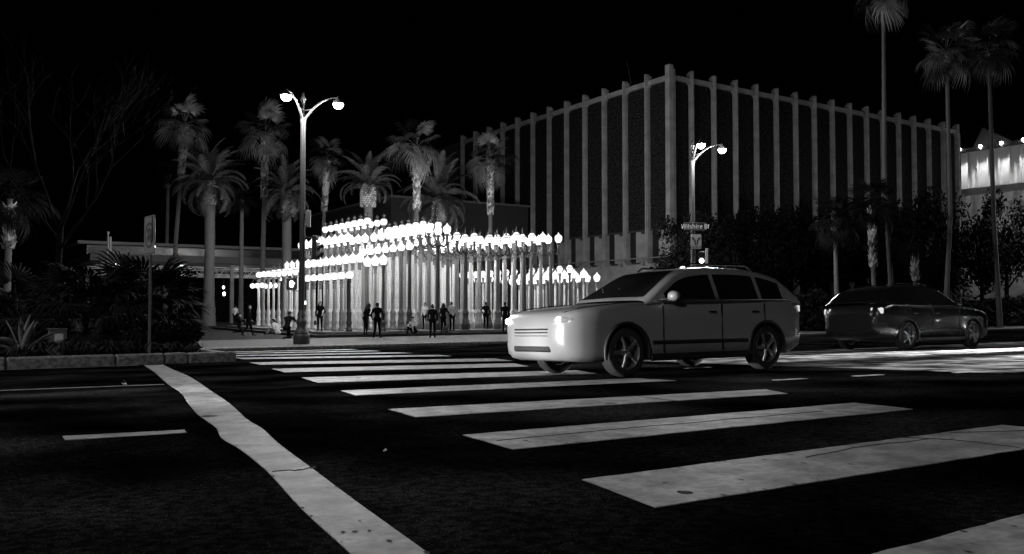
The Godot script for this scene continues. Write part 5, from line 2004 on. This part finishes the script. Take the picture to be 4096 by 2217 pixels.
	person("man in dark sweater standing beside the rightmost big lamp post", Vector3(from_left(1270, 51.5), 0.125, -51.5), PI * 0.85, j, 1.04, 0.015, 0.02)
	j = stand_pose()
	person("person in a white top deep between the posts behind the tufted youth", Vector3(from_left(1069, 54.0), PODIUM + 0.002, -54.0), -0.4, j, 0.96, 0.6, 0.03)
	var sack := thing("rucksack", "dark rucksack lying on the step beside the photographing person", "bag", Vector3(from_left(1120, 48.6), 0.126, -48.6), 0.5)
	var sm := Maker.new()
	sm.box(Vector3(0, 0.23, 0), Vector3(0.34, 0.46, 0.24), Basis(Vector3.RIGHT, 0.15), 0.09)
	obj("pack", sm, grey(0.02, 0.8, 0.0, "canvas"), sack)
	var sp := Maker.new()
	sp.box(Vector3(0, 0.17, 0.14), Vector3(0.24, 0.2, 0.08), Basis(Vector3.RIGHT, 0.15), 0.03)
	obj("pocket", sp, grey(0.02, 0.8, 0.0, "canvas"), sack)


# ---------------------------------------------------------------- signs and signals
func text_mesh(s: String, height: float, deep := 0.004) -> Array:
	var t := TextMesh.new()
	var f := SystemFont.new()
	f.font_names = PackedStringArray(["Droid Sans"])
	t.font = f
	t.text = s
	t.font_size = 48
	t.pixel_size = 0.01
	t.depth = deep * 2.0
	var b := t.get_aabb()
	var k := height / maxf(b.size.y, 0.01)
	return [t, k, b]


func arc(r: float, a0: float, a1: float, n: int, c := Vector2.ZERO) -> Array:
	var out := []
	for k in n + 1:
		var a := lerpf(a0, a1, k / float(n))
		out.append(c + Vector2(cos(a), sin(a)) * r)
	return out


func flat(outline: Array, z: float, thick := 0.004) -> Maker:
	var m := Maker.new()
	m.plate(PackedVector2Array(outline), Vector3(0, 0, z), Vector3.RIGHT, Vector3.UP, thick)
	return m


func rounded(w: float, h: float, r: float) -> Array:
	return arc(r, 0, PI / 2, 4, Vector2(w / 2 - r, h / 2 - r)) + arc(r, PI / 2, PI, 4, Vector2(-w / 2 + r, h / 2 - r)) + arc(r, PI, PI * 1.5, 4, Vector2(-w / 2 + r, -h / 2 + r)) + arc(r, PI * 1.5, TAU, 4, Vector2(w / 2 - r, -h / 2 + r))


func signal_head(o: Node3D, lit: int, lenses: int, energy: float) -> void:
	# faces +z; centred on the node
	var black := grey(0.012, 0.5, 0.0, "signal black")
	var h := Maker.new()
	h.box(Vector3.ZERO, Vector3(0.36, 0.36 * lenses, 0.24), Basis(), 0.03)
	obj("housing", h, black, o)
	for k in lenses:
		var y := 0.36 * (lenses - 1) / 2.0 - 0.36 * k
		var l := Maker.new()
		l.ball(Vector3.ZERO, Vector3(0.135, 0.135, 0.03), 16, 8)
		obj("signal_lens", l, glow(7.0, "signal glow") if k == lit else grey(0.02, 0.2, 0.0, "dark lens"), o, Transform3D(Basis(), Vector3(0, y, 0.125)))
		var v := Maker.new()
		var rows := []
		for r in 2:
			var line := PackedVector3Array()
			for j in 13:
				var a := lerpf(-0.35, PI + 0.35, j / 12.0)
				line.append(Vector3(cos(a) * 0.155, y + sin(a) * 0.155, 0.12 + r * 0.24 * (0.6 + 0.4 * sin(a))))
			rows.append(line)
		v.grid(rows, false)
		obj("visor", v, grey(0.05, 0.5, 0.0, "visor"), o)
		if k == lit:
			lamp(o, Vector3(0, y, 0.2), energy, 0.1)


func street_signs() -> void:
	var white := grey(0.2, 0.5, 0.0, "sign white")
	var black := grey(0.012, 0.5, 0.0, "sign black")
	var steel := grey(0.25, 0.45, 0.6, "galvanised steel")
	# no-U-turn sign at the island kerb
	var p := at(4.28, 23.35, road_y(23.35) + 0.16)
	var o := thing("turn_sign", "square no-U-turn sign on a perforated post at the island kerb", "sign", p, -0.86)
	var post := Maker.new()
	post.box(Vector3(0, 1.75, 0), Vector3(0.055, 3.5, 0.055))
	obj("post", post, steel, o)
	for k in 24:
		var hole := Maker.new()
		hole.lathe([Vector2(0.0, 0.0), Vector2(0.011, 0.0), Vector2(0.011, 0.002), Vector2(0.0, 0.002)], 8)
		obj("hole", hole, black, o, Transform3D(Basis(Vector3.RIGHT, PI / 2), Vector3(0, 0.12 + 0.1 * k, 0.0278)))
	var c := 3.06
	var panel := flat(rounded(0.8, 0.98, 0.05), 0.03)
	obj("panel", panel, white, o, Transform3D(Basis(), Vector3(0, c, 0)))
	var border := flat(rounded(0.75, 0.93, 0.04), 0.0355, 0.001)
	obj("border", border, black, o, Transform3D(Basis(), Vector3(0, c, 0)))
	var inner := flat(rounded(0.72, 0.9, 0.035), 0.038, 0.001)
	obj("face", inner, white, o, Transform3D(Basis(), Vector3(0, c, 0)))
	var ring_m := Maker.new()
	for k in 36:
		var a0 := TAU * k / 36.0
		var a1 := TAU * (k + 1) / 36.0
		var q := [Vector3(cos(a0), sin(a0), 0), Vector3(cos(a1), sin(a1), 0)]
		ring_m.quad(q[0] * 0.265, q[0] * 0.33, q[1] * 0.33, q[1] * 0.265)
	obj("prohibition_ring", ring_m, grey(0.06, 0.5, 0.0, "sign red"), o, Transform3D(Basis(), Vector3(0, c, 0.0412)))
	var slash := flat([Vector2(-0.215, 0.17), Vector2(-0.17, 0.215), Vector2(0.215, -0.17), Vector2(0.17, -0.215)], 0.0435, 0.0015)
	obj("slash", slash, grey(0.06, 0.5, 0.0, "sign red"), o, Transform3D(Basis(), Vector3(0, c, 0)))
	var turn := [Vector2(0.14, -0.2), Vector2(0.14, 0.06)] + arc(0.12, 0, PI, 8, Vector2(0.02, 0.06)) + [Vector2(-0.1, -0.05), Vector2(-0.17, -0.05), Vector2(-0.07, -0.18), Vector2(0.03, -0.05), Vector2(-0.04, -0.05)] + arc(0.06, PI, 0, 6, Vector2(0.02, 0.06)) + [Vector2(0.08, -0.2)]
	obj("turn_arrow", flat(turn, 0.0405, 0.001), black, o, Transform3D(Basis(), Vector3(0, c, 0)))
	var back := flat(rounded(0.5, 0.62, 0.04), -0.036)
	obj("back_panel", back, grey(0.08, 0.5, 0.3, "sign back"), o, Transform3D(Basis(Vector3.UP, -0.5), Vector3(0.02, 3.2, -0.02)))
	# signal and crossing hand on the left street lamp
	var pole := Vector3(-9.4, 0, -39.13)
	var s := thing("traffic_signal", "three-lens traffic signal hung on the left street lamp's pole, top lens lit", "traffic signal", pole + Vector3(0.62, 4.3, 0.0), 1.15)
	signal_head(s, 0, 3, 0.3)
	var arm := Maker.new()
	for y in [0.45, -0.5]:
		arm.tube([Vector3(0, y, -0.1), Vector3(-0.1, y, -0.3), Vector3(-0.22, y, -0.5)], [0.025, 0.025, 0.025], 6)
	obj("bracket", arm, grey(0.012, 0.5, 0.0, "signal black"), s)
	var ph := thing("pedestrian_signal", "pedestrian signal with lit raised hand on the left street lamp", "pedestrian signal", pole + Vector3(-0.42, 2.66, 0.16), 0.25)
	var hb := Maker.new()
	hb.box(Vector3.ZERO, Vector3(0.46, 0.52, 0.2), Basis(), 0.04)
	obj("housing", hb, black, ph)
	var vis := Maker.new()
	for q in [[Vector3(0, 0.235, 0.17), Vector3(0.44, 0.02, 0.16)], [Vector3(-0.21, 0.02, 0.17), Vector3(0.02, 0.42, 0.16)], [Vector3(0.21, 0.02, 0.17), Vector3(0.02, 0.42, 0.16)]]:
		vis.box(q[0], q[1])
	obj("visor", vis, black, ph)
	var hand := Maker.new()
	hand.plate(PackedVector2Array([Vector2(-0.06, -0.15), Vector2(0.05, -0.15), Vector2(0.075, -0.02), Vector2(0.14, 0.03), Vector2(0.12, 0.055), Vector2(0.07, 0.03), Vector2(0.062, 0.13), Vector2(0.035, 0.13), Vector2(0.03, 0.05), Vector2(0.022, 0.165), Vector2(-0.006, 0.165), Vector2(-0.01, 0.05), Vector2(-0.02, 0.15), Vector2(-0.046, 0.148), Vector2(-0.044, 0.04), Vector2(-0.062, 0.115), Vector2(-0.086, 0.11), Vector2(-0.08, -0.02)]), Vector3(0, 0, 0.101), Vector3.RIGHT, Vector3.UP, 0.004)
	obj("hand_light", hand, glow(6.0, "signal glow"), ph)
	lamp(ph, Vector3(0, 0, 0.16), 0.15, 0.1)
	var hm := Maker.new()
	for y in [0.28, -0.3]:
		hm.tube([Vector3(0, y * 0.9, 0), Vector3(0, y, 0), Vector3(0.42, y, -0.08)], [0.018, 0.018, 0.018], 6)
	for x in [-0.06, 0.1]:
		hm.lathe([Vector2(0.035, 0.26), Vector2(0.05, 0.3), Vector2(0.03, 0.36), Vector2(0.0, 0.44)], 8, 0, 0.0, Vector3(x, 0, 0))
	obj("bracket", hm, black, ph)
	var bx := thing("control_box", "slim grey box strapped to the left street lamp pole above the signal", "box", pole + Vector3(0.27, 5.25, 0.02), 0.1)
	var bm := Maker.new()
	bm.box(Vector3(0, 0.35, 0), Vector3(0.2, 0.75, 0.2), Basis(), 0.02)
	obj("case", bm, grey(0.1, 0.6, 0.0, "grey box"), bx)
	var bd := Maker.new()
	bd.box(Vector3(-0.12, 0.1, 0), Vector3(0.06, 0.05, 0.22))
	bd.box(Vector3(-0.12, 0.6, 0), Vector3(0.06, 0.05, 0.22))
	obj("strap", bd, steel, bx)
	# signs on the right street lamp
	var pb := at(36.25, 36.8)
	var sn := thing("street_name_sign", "street name sign reading Wilshire Bl on the right street lamp", "sign", pb + Vector3(0.1, 6.3, 0.16), 0.12)
	obj("panel", flat(rounded(1.36, 0.46, 0.03), 0.0, 0.02), grey(0.012, 0.4, 0.0, "sign dark"), sn)
	var edge := Maker.new()
	for q in [[Vector3(0, 0.205, 0.022), Vector3(1.3, 0.014, 0.004)], [Vector3(0, -0.205, 0.022), Vector3(1.3, 0.014, 0.004)], [Vector3(-0.645, 0, 0.0225), Vector3(0.014, 0.39, 0.004)], [Vector3(0.645, 0, 0.0225), Vector3(0.014, 0.39, 0.004)]]:
		edge.box(q[0], q[1])
	obj("border", edge, grey(0.2, 0.5, 0.0, "sign border"), sn)
	var tm := text_mesh("Wilshire Bl", 0.27)
	obj("lettering", tm[0], grey(0.5, 0.5, 0.0, "sign letters"), sn, Transform3D(Basis().scaled(Vector3(tm[1], tm[1], 1.0)), Vector3(0, -0.01, 0.022)))
	var ln := thing("lane_sign", "white lane sign with two curved arrows and ONLY twice, below the street name", "sign", pb + Vector3(0.15, 5.42, 0.16), 0.12)
	obj("panel", flat(rounded(0.62, 0.84, 0.04), 0.0, 0.02), white, ln)
	for sd in [-1.0, 1.0]:
		var ar := [Vector2(sd * 0.02, -0.2), Vector2(sd * 0.02, 0.0), Vector2(sd * 0.06, 0.1), Vector2(sd * 0.13, 0.17), Vector2(sd * 0.1, 0.2), Vector2(sd * 0.25, 0.26), Vector2(sd * 0.25, 0.11), Vector2(sd * 0.205, 0.135), Vector2(sd * 0.13, 0.05), Vector2(sd * 0.1, -0.04), Vector2(sd * 0.1, -0.2)]
		obj("arrow", flat(ar, 0.021, 0.003), black, ln)
		var t2 := text_mesh("ONLY", 0.1)
		obj("lettering", t2[0], black, ln, Transform3D(Basis().scaled(Vector3(t2[1], t2[1], 1.0)), Vector3(sd * 0.15, -0.31, 0.023)))
	var s2 := thing("traffic_signal", "traffic signal with one round lens lit below the lane sign", "traffic signal", pb + Vector3(0.48, 4.3, 0.1), -0.25)
	signal_head(s2, 1, 3, 0.3)
	var a2 := Maker.new()
	a2.tube([Vector3(0, 0.4, -0.1), Vector3(-0.2, 0.4, -0.3), Vector3(-0.45, 0.4, -0.2)], [0.025, 0.025, 0.025], 6)
	obj("bracket", a2, black, s2)
	var g := thing("signal_post", "slim grey steel post just right of the lit traffic signal", "post", at(37.45, 36.9))
	var gm := Maker.new()
	gm.tube([Vector3.ZERO, Vector3(0, 5.1, 0)], [0.09, 0.08], 12)
	obj("shaft", gm, mats["pale steel"], g)
	var gb := Maker.new()
	gb.box(Vector3(0.02, 3.95, 0.12), Vector3(0.2, 0.3, 0.14), Basis(), 0.02)
	obj("button_box", gb, grey(0.08, 0.6, 0.0, "grey box"), g)
	var bl := thing("globe_street_light", "single bright round lamp on a thin post above the silver hatchback's roof", "lamp", Vector3(from_left(1717, 56), 0, -56))
	var bp := Maker.new()
	bp.tube([Vector3.ZERO, Vector3(0, 3.84, 0)], [0.06, 0.045], 8)
	obj("post", bp, black, bl)
	var bb := Maker.new()
	bb.ball(Vector3(0, 4.05, 0), Vector3(0.2, 0.2, 0.2), 14, 9)
	obj("globe", bb, glow(4.0), bl)
	lamp(bl, Vector3(0, 4.05, 0), 0.8, 0.15)
